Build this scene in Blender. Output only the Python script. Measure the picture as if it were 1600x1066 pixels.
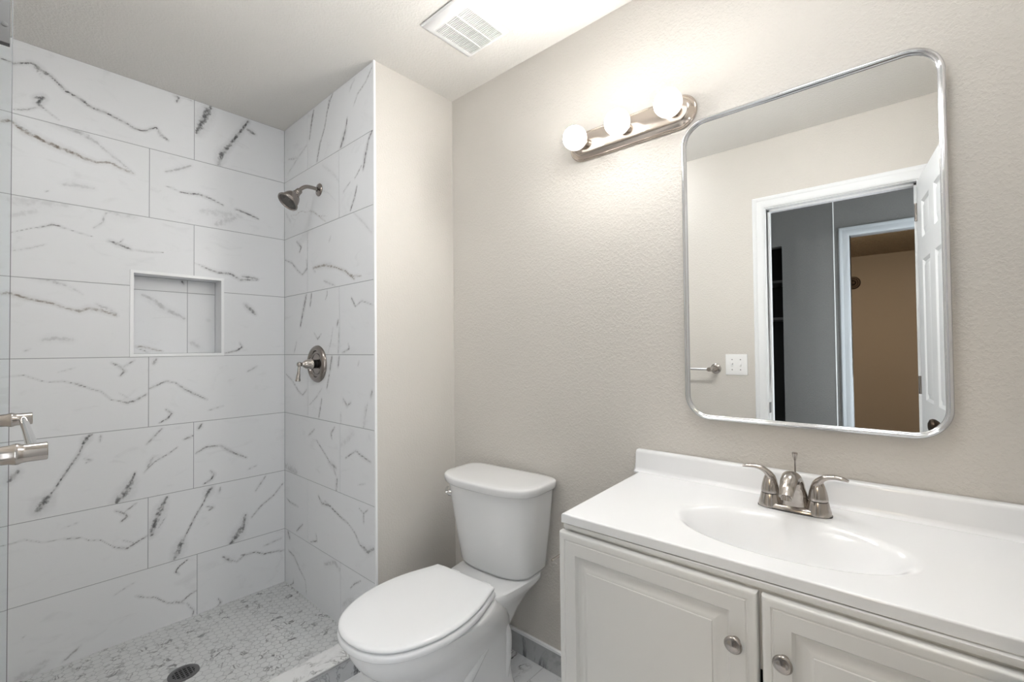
import bpy, bmesh, math, random
from mathutils import Vector, Matrix
import numpy as np

for o in list(bpy.data.objects):
    bpy.data.objects.remove(o)
scn = bpy.context.scene
COL = scn.collection
R = math.radians

# ------------------------------------------------------------------ camera, world, exposure
CAM = Vector((2.4982, -0.9968, 1.2145))
YAW, PITCH, ROLL, FPX = 0.7239, 0.0173, -0.0101, 704.05
cd = bpy.data.cameras.new('camera')
cam = bpy.data.objects.new('camera', cd)
COL.objects.link(cam)
fw = Vector((-math.sin(YAW) * math.cos(PITCH), math.cos(YAW) * math.cos(PITCH), math.sin(PITCH)))
rt = fw.cross(Vector((0, 0, 1))).normalized()
up = rt.cross(fw)
r2 = rt * math.cos(ROLL) + up * math.sin(ROLL)
u2 = -rt * math.sin(ROLL) + up * math.cos(ROLL)
M3 = Matrix((r2, u2, -fw)).transposed()
cam.matrix_world = Matrix.Translation(CAM) @ M3.to_4x4()
cd.sensor_fit = 'HORIZONTAL'
cd.sensor_width = 36.0
cd.lens = FPX / 1600 * 36
cd.clip_start = 0.01
scn.camera = cam
wd = bpy.data.worlds.new('world')
scn.world = wd
wd.use_nodes = True
wd.node_tree.nodes['Background'].inputs[0].default_value = (0.8, 0.9, 1.0, 1)
wd.node_tree.nodes['Background'].inputs[1].default_value = 0.0
vs = scn.view_settings
vs.view_transform = 'Standard'
vs.look = 'None'
vs.gamma = 1
vs.use_curve_mapping = False
vs.exposure = 0.36
# light levels (vanity bulbs, plus added fill domes and window, built further down)
BULB_W = 270.0
BULB_BACK = 1.2
CEIL_FILL_W = 14.0
VAN_FILL_W = 12.5
HALL_FILL_W = 3.0
FAR_FILL_W = 120.0
FILL_WIN_W = 4.4
FILL_WIN_C = (0.90, 0.95, 1.0)
BULB_C = (1.0, 0.975, 0.94)
CEIL_FILL_C = (0.95, 0.98, 1.0)

# ------------------------------------------------------------------ room dimensions (metres)
W = 0.88      # shower depth, x of the painted partition end
V = 0.418     # y of the vanity wall
H = 2.398     # ceiling
F = -0.03     # bathroom floor
FY = -1.09    # y of the door wall
RX = 2.80     # right wall
HY = -2.20    # far wall of the hallway
DX0, DX1, DZ = 1.892, 2.535, 2.0   # doorway

# ------------------------------------------------------------------ node helpers
def mat(name):
    m = bpy.data.materials.new(name)
    m.use_nodes = True
    nt = m.node_tree
    nt.nodes.clear()
    out = nt.nodes.new('ShaderNodeOutputMaterial')
    b = nt.nodes.new('ShaderNodeBsdfPrincipled')
    nt.links.new(b.outputs[0], out.inputs[0])
    return m, nt, b, out

def N(nt, typ, ins=None, **props):
    n = nt.nodes.new('ShaderNode' + typ)
    for k, v in props.items():
        setattr(n, k, v)
    if ins:
        for k, v in ins.items():
            s = n.inputs[k]
            if isinstance(v, bpy.types.NodeSocket):
                nt.links.new(v, s)
            else:
                s.default_value = v
    return n

def math_(nt, op, a, b=None, c=None, clamp=False):
    ins = {0: a}
    if b is not None: ins[1] = b
    if c is not None: ins[2] = c
    n = N(nt, 'Math', ins, operation=op)
    n.use_clamp = clamp
    return n.outputs[0]

def ramp(nt, v, a, b, lo=0.0, hi=1.0, smooth=True):
    n = N(nt, 'MapRange', {0: v, 1: a, 2: b, 3: lo, 4: hi})
    n.interpolation_type = 'SMOOTHSTEP' if smooth else 'LINEAR'
    n.clamp = True
    return n.outputs[0]

def mixc(nt, f, a, b):
    n = N(nt, 'Mix', data_type='RGBA')
    for i, v in ((0, f), (6, a), (7, b)):
        if isinstance(v, bpy.types.NodeSocket): nt.links.new(v, n.inputs[i])
        else: n.inputs[i].default_value = v
    return n.outputs[2]

def pos(nt, scale=(1, 1, 1), rot=(0, 0, 0)):
    t = N(nt, 'TexCoord')
    mp = N(nt, 'Mapping', {'Vector': t.outputs['Object'], 'Scale': scale, 'Rotation': rot})
    return mp.outputs[0]

def noise(nt, vec, scale, detail=3, rough=0.5, dist=0.0):
    n = N(nt, 'TexNoise', {'Vector': vec, 'Scale': scale, 'Detail': detail, 'Roughness': rough, 'Distortion': dist})
    return n.outputs[0]

def bump(nt, b, h, strength, dist):
    n = N(nt, 'Bump', {'Height': h, 'Strength': strength, 'Distance': dist})
    nt.links.new(n.outputs[0], b.inputs['Normal'])

def c4(c): return (c[0], c[1], c[2], 1)

def simple(name, col, rough=0.5, metal=0.0, spec=0.5, coat=0.0):
    m, nt, b, o = mat(name)
    b.inputs['Base Color'].default_value = c4(col)
    b.inputs['Roughness'].default_value = rough
    b.inputs['Metallic'].default_value = metal
    b.inputs['Specular IOR Level'].default_value = spec
    b.inputs['Coat Weight'].default_value = coat
    return m

def paint(name, col, strength=0.24, scale=140, rough=0.55):
    """orange-peel wall paint"""
    m, nt, b, o = mat(name)
    p = pos(nt)
    n1 = noise(nt, p, scale, 2, 0.5, 0.3)
    n2 = noise(nt, p, scale * 0.35, 2)
    h = math_(nt, 'ADD', ramp(nt, n1, 0.42, 0.66), math_(nt, 'MULTIPLY', n2, 0.5))
    v = noise(nt, p, 1.7, 2)
    b.inputs['Roughness'].default_value = rough
    b.inputs['Specular IOR Level'].default_value = 0.3
    col2 = tuple(x * 0.97 for x in col)
    nt.links.new(mixc(nt, v, c4(col), c4(col2)), b.inputs['Base Color'])
    bump(nt, b, h, strength, 0.0035 if scale > 40 else 0.03)
    return m

def brushed(name, col, rough=0.28, aniso=0.0):
    """satin metal with a barely visible grain"""
    m, nt, b, o = mat(name)
    n = noise(nt, pos(nt), 420, 2)
    b.inputs['Metallic'].default_value = 1.0
    nt.links.new(ramp(nt, n, 0.3, 0.7, rough * 0.93, rough * 1.07), b.inputs['Roughness'])
    b.inputs['Base Color'].default_value = c4(col)
    return m

TILE_BASE = (0.80, 0.81, 0.828)
def marble_traced(name):
    """glazed marble-look tile: vein lines come from the mesh attributes vq (distance in vein widths), vs, vb, tid"""
    m, nt, b, o = mat(name)
    p = pos(nt)
    q = N(nt, 'Attribute', attribute_name='vq').outputs['Fac']
    s = N(nt, 'Attribute', attribute_name='vs').outputs['Fac']
    br = N(nt, 'Attribute', attribute_name='vb').outputs['Fac']
    tid = N(nt, 'Attribute', attribute_name='tid').outputs['Fac']
    rag = noise(nt, p, 75, 5, 0.65)
    q2 = math_(nt, 'ADD', q, math_(nt, 'MULTIPLY', math_(nt, 'SUBTRACT', rag, 0.5), 3.0))
    core = ramp(nt, q2, 1.35, 0.25)
    brk = ramp(nt, noise(nt, p, 48, 3), 0.36, 0.60, 0.25, 1.0)
    f = math_(nt, 'MULTIPLY', math_(nt, 'MULTIPLY', core, s), brk)
    halo = math_(nt, 'MULTIPLY', ramp(nt, q2, 4.2, 0.6, 0, 0.20), s)
    # faint clouds, different on every tile
    off = N(nt, 'CombineXYZ', {0: math_(nt, 'MULTIPLY', tid, 37.0), 1: math_(nt, 'MULTIPLY', tid, 19.0), 2: math_(nt, 'MULTIPLY', tid, 53.0)})
    p2 = N(nt, 'VectorMath', {0: p, 1: off.outputs[0]}, operation='ADD').outputs[0]
    p3 = N(nt, 'Mapping', {'Vector': p2, 'Scale': (5, 5, 11), 'Rotation': (0.35, 0.3, 0)}).outputs[0]
    cl = ramp(nt, noise(nt, p3, 1.3, 5, 0.6, 1.2), 0.56, 0.82, 0, 0.12)
    fine = ramp(nt, noise(nt, p2, 260, 2), 0.62, 0.8, 0, 0.05)
    f = math_(nt, 'ADD', math_(nt, 'ADD', f, halo), math_(nt, 'ADD', cl, fine), clamp=True)
    dark = mixc(nt, br, (0.115, 0.115, 0.12, 1), (0.20, 0.165, 0.135, 1))
    nt.links.new(mixc(nt, f, c4(TILE_BASE), dark), b.inputs['Base Color'])
    b.inputs['Roughness'].default_value = 0.36
    b.inputs['Specular IOR Level'].default_value = 0.38
    bump(nt, b, noise(nt, p, 160, 2), 0.05, 0.002)
    return m

def marble_loose(name, base=TILE_BASE, amount=1.0, scale=1.0, rough=0.22, tidattr=True):
    """marble with free-running warped veins"""
    m, nt, b, o = mat(name)
    p = pos(nt)
    if tidattr:
        tid = N(nt, 'Attribute', attribute_name='tid').outputs['Fac']
        off = N(nt, 'CombineXYZ', {0: math_(nt, 'MULTIPLY', tid, 31.0), 1: math_(nt, 'MULTIPLY', tid, 17.0), 2: math_(nt, 'MULTIPLY', tid, 47.0)})
        p = N(nt, 'VectorMath', {0: p, 1: off.outputs[0]}, operation='ADD').outputs[0]
    v1 = noise(nt, p, 3.2 * scale, 6, 0.62, 1.6)
    l1 = ramp(nt, math_(nt, 'ABSOLUTE', math_(nt, 'SUBTRACT', v1, 0.5)), 0.0, 0.035, 1, 0)
    v2 = noise(nt, p, 9 * scale, 5, 0.6, 1.0)
    l2 = ramp(nt, math_(nt, 'ABSOLUTE', math_(nt, 'SUBTRACT', v2, 0.52)), 0.0, 0.025, 0.55, 0)
    mk = ramp(nt, noise(nt, p, 5 * scale, 3), 0.46, 0.66)
    mk2 = ramp(nt, noise(nt, p, 4 * scale, 2), 0.52, 0.7)
    cl = ramp(nt, noise(nt, p, 7 * scale, 4, 0.6, 0.8), 0.5, 0.85, 0, 0.22)
    f = math_(nt, 'ADD', math_(nt, 'ADD', math_(nt, 'MULTIPLY', l1, mk), math_(nt, 'MULTIPLY', l2, mk2)), cl)
    f = math_(nt, 'MULTIPLY', f, amount, clamp=True)
    nt.links.new(mixc(nt, f, c4(base), (0.12, 0.12, 0.125, 1)), b.inputs['Base Color'])
    b.inputs['Roughness'].default_value = rough
    return m

def glow(name, col, strength):
    m, nt, b, o = mat(name)
    b.inputs['Base Color'].default_value = (0.9, 0.9, 0.88, 1)
    b.inputs['Emission Color'].default_value = c4(col)
    b.inputs['Emission Strength'].default_value = strength
    b.inputs['Roughness'].default_value = 0.3
    return m

MW = paint('greige_wall_paint', (0.665, 0.635, 0.593))
MCEIL = paint('ceiling_paint', (0.77, 0.75, 0.718), 0.3, 110)
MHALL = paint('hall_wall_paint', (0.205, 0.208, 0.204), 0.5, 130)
MTRIMB = simple('pale_blue_trim', (0.46, 0.50, 0.53), 0.35)  # darker, bluer trim tone for the far casing
MBROWN = paint('brown_patch_tone', (0.40, 0.34, 0.285), 0.1, 60)
MPOP = paint('popcorn_ceiling', (0.55, 0.45, 0.33), 1.0, 28)
MTRIM = simple('white_trim_paint', (0.84, 0.855, 0.87), 0.45, 0, 0.35)
MTILE = marble_traced('marble_wall_tile')
MFLOOR = marble_loose('marble_floor_tile', amount=0.95)
MBASE = marble_loose('marble_base_tile', base=(0.50, 0.51, 0.52), amount=1.0, scale=0.8)
MCURB = marble_loose('marble_curb', base=(0.80, 0.80, 0.80), amount=0.9, scale=1.6)
MHEX = marble_loose('hex_mosaic', base=(0.68, 0.69, 0.69), amount=0.85, scale=1.7, rough=0.35)
MGROUT = simple('grey_grout', (0.36, 0.37, 0.39), 0.85)
MGROUTL = simple('pale_grout', (0.46, 0.47, 0.48), 0.85)
MEDGE = simple('white_edge_trim', (0.93, 0.94, 0.95), 0.25)
MEDGEG = simple('silver_edge_trim', (0.62, 0.62, 0.62), 0.3, 1.0)
MPORC = simple('white_porcelain', (0.79, 0.795, 0.80), 0.09, 0, 0.5, 0.3)
MSEAT = simple('white_seat_plastic', (0.87, 0.88, 0.895), 0.22)
MCAB = simple('white_cabinet_film', (0.80, 0.80, 0.785), 0.38)
MTOP = simple('white_cultured_marble', (0.90, 0.91, 0.925), 0.16, 0, 0.5, 0.2)
MNICK = brushed('brushed_nickel', (0.45, 0.415, 0.385), 0.19)
MNICKD = brushed('dark_nickel', (0.30, 0.27, 0.25), 0.20)
MCHROME = simple('chrome', (0.62, 0.62, 0.62), 0.06, 1.0)
MSILVER = brushed('mirror_frame_metal', (0.66, 0.67, 0.69), 0.16)
MBAR = brushed('light_bar_metal', (0.62, 0.55, 0.49), 0.16)
MBRONZE = simple('dark_bronze', (0.05, 0.035, 0.025), 0.45, 0.8)
MMIRROR = simple('mirror_silvering', (0.90, 0.91, 0.905), 0.0, 1.0)
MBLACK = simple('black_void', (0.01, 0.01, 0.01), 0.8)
MDARKS = simple('dark_shelf_board', (0.16, 0.16, 0.165), 0.5)
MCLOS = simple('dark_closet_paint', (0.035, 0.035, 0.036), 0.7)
MWHITE = simple('white_plastic', (0.88, 0.88, 0.88), 0.3)
MRUB = simple('dark_gasket', (0.05, 0.05, 0.05), 0.6)
MDARKM = simple('dark_steel', (0.13, 0.13, 0.135), 0.5, 0.2)
MCARP = simple('hall_carpet', (0.20, 0.19, 0.18), 0.95)
def glass_mat():
    m, nt, b, o = mat('clear_glass')
    b.inputs['Base Color'].default_value = (0.93, 0.96, 0.97, 1)
    b.inputs['Roughness'].default_value = 0.02
    b.inputs['Transmission Weight'].default_value = 1.0
    b.inputs['IOR'].default_value = 1.45
    return m
MGLASS = glass_mat()

# ------------------------------------------------------------------ mesh helpers
def bmn(): return bmesh.new()

def merge(dst, src):
    mp = [dst.verts.new(v.co) for v in src.verts]
    src.verts.index_update()
    for f in src.faces:
        try:
            nf = dst.faces.new([mp[v.index] for v in f.verts])
            nf.material_index = f.material_index
            nf.smooth = f.smooth
        except ValueError:
            pass
    src.free()

def box(bm, x0, x1, y0, y1, z0, z1, bev=0.0, seg=2, mi=0):
    t = bmesh.new()
    vs_ = [t.verts.new((x, y, z)) for x in (x0, x1) for y in (y0, y1) for z in (z0, z1)]
    for q in ((0, 1, 3, 2), (4, 6, 7, 5), (0, 4, 5, 1), (2, 3, 7, 6), (0, 2, 6, 4), (1, 5, 7, 3)):
        t.faces.new([vs_[i] for i in q])
    if bev > 0:
        bmesh.ops.bevel(t, geom=list(t.edges), offset=bev, segments=seg, profile=0.5, affect='EDGES')
    for f in t.faces: f.material_index = mi
    merge(bm, t)

def frame_axes(ax):
    ax = Vector(ax).normalized()
    h = Vector((0, 0, 1)) if abs(ax.z) < 0.9 else Vector((1, 0, 0))
    u = ax.cross(h).normalized()
    return ax, u, ax.cross(u).normalized()

def rings(bm, rr, closed=True, cap0=True, cap1=True, mi=0):
    """loft a list of rings (lists of points, same count)"""
    vr = [[bm.verts.new(p) for p in r] for r in rr]
    n = len(vr[0])
    for a, b in zip(vr[:-1], vr[1:]):
        for i in range(n if closed else n - 1):
            j = (i + 1) % n
            f = bm.faces.new((a[i], a[j], b[j], b[i])); f.material_index = mi
    for flag, r in ((cap0, vr[0]), (cap1, vr[-1])):
        if flag and closed:
            c = sum((v.co for v in r), Vector()) / n
            cv = bm.verts.new(c)
            for i in range(n):
                f = bm.faces.new((r[i], r[(i + 1) % n], cv)); f.material_index = mi
    return vr

def lathe(bm, prof, org, ax, seg=40, mi=0, sx=1.0, sy=1.0):
    """prof: (radius, distance along axis)"""
    ax, u, v = frame_axes(ax)
    org = Vector(org)
    rr = []
    for r, h in prof:
        r = max(r, 1e-5)
        rr.append([org + ax * h + (u * math.cos(2 * math.pi * i / seg) * sx + v * math.sin(2 * math.pi * i / seg) * sy) * r for i in range(seg)])
    rings(bm, rr, mi=mi)

def smooth_path(pts, n=8):
    """Catmull-Rom through points"""
    P = [Vector(p) for p in pts]
    P = [P[0] * 2 - P[1]] + P + [P[-1] * 2 - P[-2]]
    out = []
    for i in range(1, len(P) - 2):
        a, b, c, d = P[i - 1:i + 3]
        for k in range(n):
            t = k / n
            out.append(0.5 * ((2 * b) + (c - a) * t + (2 * a - 5 * b + 4 * c - d) * t * t + (3 * b - a - 3 * c + d) * t ** 3))
    out.append(P[-2])
    return out

def lerp_list(vals, n):
    out = []
    m = len(vals) - 1
    for i in range(n):
        t = i / (n - 1) * m
        k = min(int(t), m - 1)
        f = t - k
        f = f * f * (3 - 2 * f)
        a, b = vals[k], vals[k + 1]
        if isinstance(a, tuple): out.append(tuple(a[j] * (1 - f) + b[j] * f for j in range(len(a))))
        else: out.append(a * (1 - f) + b * f)
    return out

def tube(bm, path, rad, seg=16, upv=(0, 0, 1), mi=0):
    """rad: number, list of numbers, or list of (side, up) pairs"""
    n = len(path)
    if not isinstance(rad, list): rad = [rad] * n
    if len(rad) != n: rad = lerp_list(rad, n)
    upv = Vector(upv)
    rr = []
    last = None
    for i, p in enumerate(path):
        t = (path[min(i + 1, n - 1)] - path[max(i - 1, 0)]).normalized()
        s = t.cross(upv)
        if s.length < 1e-3:
            s = last if last else t.cross(Vector((1, 0, 0)))
        s.normalize()
        last = s
        w = s.cross(t).normalized()
        r = rad[i]
        a, b = r if isinstance(r, tuple) else (r, r)
        rr.append([p + s * math.cos(2 * math.pi * k / seg) * a + w * math.sin(2 * math.pi * k / seg) * b for k in range(seg)])
    rings(bm, rr, mi=mi)

def nested(bm, o, u, v, n, w, h, prof, mi=0):
    """rectangle w x h at o spanned by u, v, raised along n by nested (inset, depth) loops, last one filled"""
    o, u, v, n = (Vector(a) for a in (o, u, v, n))
    prev = None
    for ins, d in prof:
        pts = [o + u * ins + v * ins, o + u * (w - ins) + v * ins, o + u * (w - ins) + v * (h - ins), o + u * ins + v * (h - ins)]
        cur = [bm.verts.new(p + n * d) for p in pts]
        if prev:
            for i in range(4):
                f = bm.faces.new((prev[i], prev[(i + 1) % 4], cur[(i + 1) % 4], cur[i])); f.material_index = mi
        prev = cur
    f = bm.faces.new(prev); f.material_index = mi

def offset_of(o):
    t = Vector((0, 0, 0))
    while o:
        t += o.location
        o = o.parent
    return t

def obj(name, bm, m, parent=None, smooth=True, angle=28, weld=True, recalc=True):
    """bm is in world coordinates (before the thing's own rotation)"""
    if weld: bmesh.ops.remove_doubles(bm, verts=bm.verts, dist=1e-6)
    if recalc: bmesh.ops.recalc_face_normals(bm, faces=bm.faces)
    if parent:
        bmesh.ops.translate(bm, vec=-offset_of(parent), verts=bm.verts)
    me = bpy.data.meshes.new(name)
    bm.to_mesh(me)
    bm.free()
    for k in (m if isinstance(m, (list, tuple)) else [m]): me.materials.append(k)
    if smooth:
        me.polygons.foreach_set('use_smooth', [True] * len(me.polygons))
        me.set_sharp_from_angle(angle=R(angle))
    o = bpy.data.objects.new(name, me)
    COL.objects.link(o)
    if parent: o.parent = parent
    return o

def tag(o, label, cat, group=None):
    o['label'] = label
    o['category'] = cat
    if group: o['group'] = group
    return o

def thing(name, label, cat, loc, rotz=0, group=None):
    o = bpy.data.objects.new(name, None)
    o.empty_display_size = 0.05
    COL.objects.link(o)
    o.location = loc
    o.rotation_euler = (0, 0, rotz)
    return tag(o, label, cat, group)

def struct(name, bm, m, parent=None, smooth=False, **k):
    o = obj(name, bm, m, parent, smooth, **k)
    if not parent: o['kind'] = 'structure'
    return o

def sbox(name, dims, m, bev=0.0):
    bm = bmn(); box(bm, *dims, bev=bev)
    return struct(name, bm, m, smooth=bev > 0)
VEINS_BACK=[(3.9,90,0,[-1006,2306,-976,2302,-930,2327,-908,2316,-879,2301,-859,2281,-835,2258,-797,2244,-776,2229,-747,2220,-717,2217,-687,2208,-656,2199,-624,2185,-591,2186,-549,2217,-536,2195,-506,2173]),
(6.2,80,0,[-930,2327,-918,2320,-889,2301]),
(3.8,70,0,[-790,2245,-769,2226,-732,2219]),
(2.3,35,0,[-930,2327,-914,2299,-898,2278]),
(6.2,85,0,[-921,2195,-898,2207,-911,2177,-903,2168]),
(2.3,70,0,[-907,2174,-885,2156,-855,2135]),
(2.8,60,0,[-975,2130,-942,2141,-917,2160]),
(4.5,70,0,[-484,2387,-466,2387,-475,2361]),
(2.3,30,0,[-475,2394,-434,2392,-396,2387]),
(3.4,50,0,[-549,2217,-534,2185,-506,2170]),
(13.5,80,0,[-343,2392,-367,2330,-396,2250]),
(3.4,60,0,[-348,2337,-377,2286]),
(6.8,85,0,[-175,2385,-213,2316,-256,2241,-287,2183,-307,2123]),
(9.6,80,0,[-272,2223,-297,2174,-307,2123]),
(6.8,70,0,[-181,2340,-147,2329]),
(6.8,85,1,[-1005,2074,-981,2084,-948,2058,-910,2044,-871,2029,-817,2018,-782,2005,-746,2001]),
(5.1,60,1,[-746,2001,-701,2012,-671,1998,-627,1988]),
(5.3,50,0,[-981,2084,-960,2072,-923,2053]),
(9.0,35,0,[-884,2121,-838,2114,-782,2103,-746,2081]),
(5.1,25,0,[-746,2081,-694,2042,-631,1994]),
(7.5,22,0,[-843,1882,-816,1888,-753,1890]),
(2.3,30,0,[-893,1839,-880,1849]),
(5.1,35,0,[-514,2028,-470,2052,-419,2084]),
(2.3,50,0,[-514,1963,-488,1959,-461,1950]),
(3.9,80,0,[-461,1950,-424,1952,-386,1957,-347,1950,-287,1929]),
(4.5,80,0,[-235,1923,-181,1911,-130,1895]),
(14.6,22,0,[-317,1829,-235,1881]),
(16.9,15,0,[-376,1880,-213,1892]),
(1.5,45,0,[-982,1664,-927,1692,-895,1705]),
(3.0,75,0,[-908,1698,-869,1718,-853,1716,-836,1710]),
(1.9,60,0,[-836,1710,-795,1699,-755,1691]),
(5.1,75,0,[-704,1683,-669,1671,-634,1658]),
(2.3,60,0,[-634,1658,-573,1656,-522,1661]),
(2.3,50,0,[-677,1672,-658,1699]),
(12.8,20,0,[-723,1812,-670,1804,-622,1799]),
(3.4,35,0,[-752,1727,-726,1752,-715,1799]),
(2.8,25,0,[-975,1598,-933,1614,-888,1637]),
(16.9,15,0,[-982,1785,-908,1798,-830,1807]),
(9.0,15,0,[-982,1727,-915,1760]),
(2.3,50,0,[-404,1630,-366,1618]),
(4.5,75,0,[-376,1620,-337,1604,-307,1597,-256,1597,-213,1572,-130,1581]),
(5.6,60,0,[-202,1591,-136,1586]),
(4.5,75,1,[-1001,1435,-986,1442,-950,1429,-913,1418,-868,1409,-827,1391]),
(5.6,60,1,[-827,1391,-793,1383,-765,1397,-729,1389,-680,1371]),
(6.0,35,0,[-932,1505,-881,1501,-835,1485]),
(3.4,22,0,[-835,1485,-807,1469,-783,1452]),
(4.5,30,0,[-743,1416,-699,1394,-676,1375]),
(7.9,25,0,[-893,1267,-867,1274,-813,1267]),
(2.8,30,0,[-943,1224,-927,1232]),
(6.8,80,0,[-191,1450,-170,1430,-145,1405]),
(3.4,80,0,[-281,1207,-229,1219,-204,1236,-215,1258]),
(1.9,60,0,[-999,1129,-942,1133,-898,1110,-879,1104]),
(2.3,70,0,[-879,1104,-840,1105,-792,1089,-756,1068,-727,1056,-694,1018,-667,1011]),
(3.9,70,0,[-667,1011,-643,1001,-612,1011,-578,1034]),
(3.4,60,0,[-806,1095,-778,1079]),
(1.9,40,0,[-671,1046,-636,1018]),
(3.9,70,0,[-694,1173,-667,1155,-652,1136,-667,1117]),
(2.8,60,0,[-656,1155,-620,1181]),
(1.9,30,0,[-853,1140,-802,1157]),
(3.4,70,0,[-574,1054,-546,1068,-512,1085,-477,1076]),
(3.9,70,0,[-477,1076,-440,1044,-403,1019,-354,989]),
(4.5,70,0,[-546,1185,-555,1164]),
(3.4,80,0,[-511,959,-490,940,-503,920,-533,902]),
(3.4,30,0,[-351,936,-286,952]),
(4.5,30,0,[-181,1113,-136,1138]),
(3.4,85,0,[-752,885,-773,866,-790,816,-818,764,-841,722,-867,673,-902,618]),
(6.8,80,0,[-761,883,-780,848]),
(12.4,75,0,[-873,665,-889,641,-905,617]),
(2.6,60,0,[-776,789,-755,781,-771,772]),
(3.0,50,0,[-726,878,-730,849]),
(4.5,85,0,[-617,700,-628,665]),
(12.4,75,0,[-628,665,-650,619,-677,591]),
(3.9,50,0,[-524,877,-550,847,-579,815]),
(3.9,60,0,[-408,827,-445,814]),
(2.8,55,0,[-467,785,-502,759,-553,732,-588,692]),
(5.1,50,0,[-555,755,-574,715]),
(4.5,80,0,[-375,876,-389,854]),
(3.9,65,0,[-398,744,-355,766,-296,762]),
(4.5,75,0,[-296,762,-255,726,-186,684]),
(3.9,85,0,[-338,650,-324,630,-336,610,-365,594]),
(3.4,30,0,[-180,623,-136,636]),
(3.4,80,0,[-934,877,-945,857]),
(8.6,70,0,[-956,775,-968,763,-978,744]),
(1.8,65,0,[-998,514,-975,513,-937,518,-892,493,-836,488]),
(2.7,70,0,[-836,488,-782,476]),
(1.8,65,0,[-782,476,-760,458,-725,448,-684,406]),
(3.6,70,0,[-684,406,-642,386,-617,399,-569,421]),
(2.7,40,0,[-657,426,-617,402]),
(4.0,75,0,[-679,555,-651,534,-643,520,-661,505]),
(2.7,65,0,[-648,545,-630,556,-611,570]),
(1.8,30,0,[-841,528,-796,538]),
(3.0,25,0,[-807,536,-793,540]),
(3.1,85,0,[-327,573,-350,552,-365,511,-399,454,-435,379,-460,318,-477,286]),
(8.0,80,0,[-335,571,-358,532]),
(10.7,75,0,[-449,357,-463,319,-477,286]),
(3.6,70,0,[-354,486,-327,474,-346,466]),
(5.3,85,0,[-506,569,-523,531]),
(10.7,80,0,[-516,546,-539,494,-562,418]),
(2.7,50,0,[-512,478,-539,436]),
(3.6,85,0,[-189,400,-202,343]),
(11.6,75,0,[-200,352,-226,313,-252,280]),
(4.0,50,0,[-299,562,-303,536]),
(3.8,55,0,[-10,516,-55,465,-115,428,-162,379]),
(3.8,45,0,[-95,574,-124,534,-143,507]),
(7.7,70,0,[-190,397,-204,321]),
(3.1,85,0,[-428,264,-460,246,-474,225,-460,210]),
(3.0,70,0,[-613,175,-584,157]),
(2.7,65,0,[-584,157,-545,141,-505,99,-456,78]),
(3.1,65,0,[-456,78,-420,102,-389,111]),
(3.6,55,0,[-477,95,-442,72]),
(3.1,60,0,[-431,67,-405,22,-411,-6]),
(2.7,25,0,[-683,206,-647,223,-616,234]),
(4.0,40,0,[-783,49,-807,31,-833,12]),
(17.8,20,0,[-880,36,-910,16,-953,12]),
(1.8,50,0,[-932,161,-943,154]),
(4.4,80,0,[-287,228,-250,192]),
(3.1,60,0,[-250,197,-226,183,-192,204,-131,197]),
(3.1,80,0,[-307,37,-295,14,-310,-2,-338,-8]),
(3.3,75,0,[-208,207,-143,200,-105,178,-46,172,6,160]),
(3.8,40,0,[-105,218,-15,231])]
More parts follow.
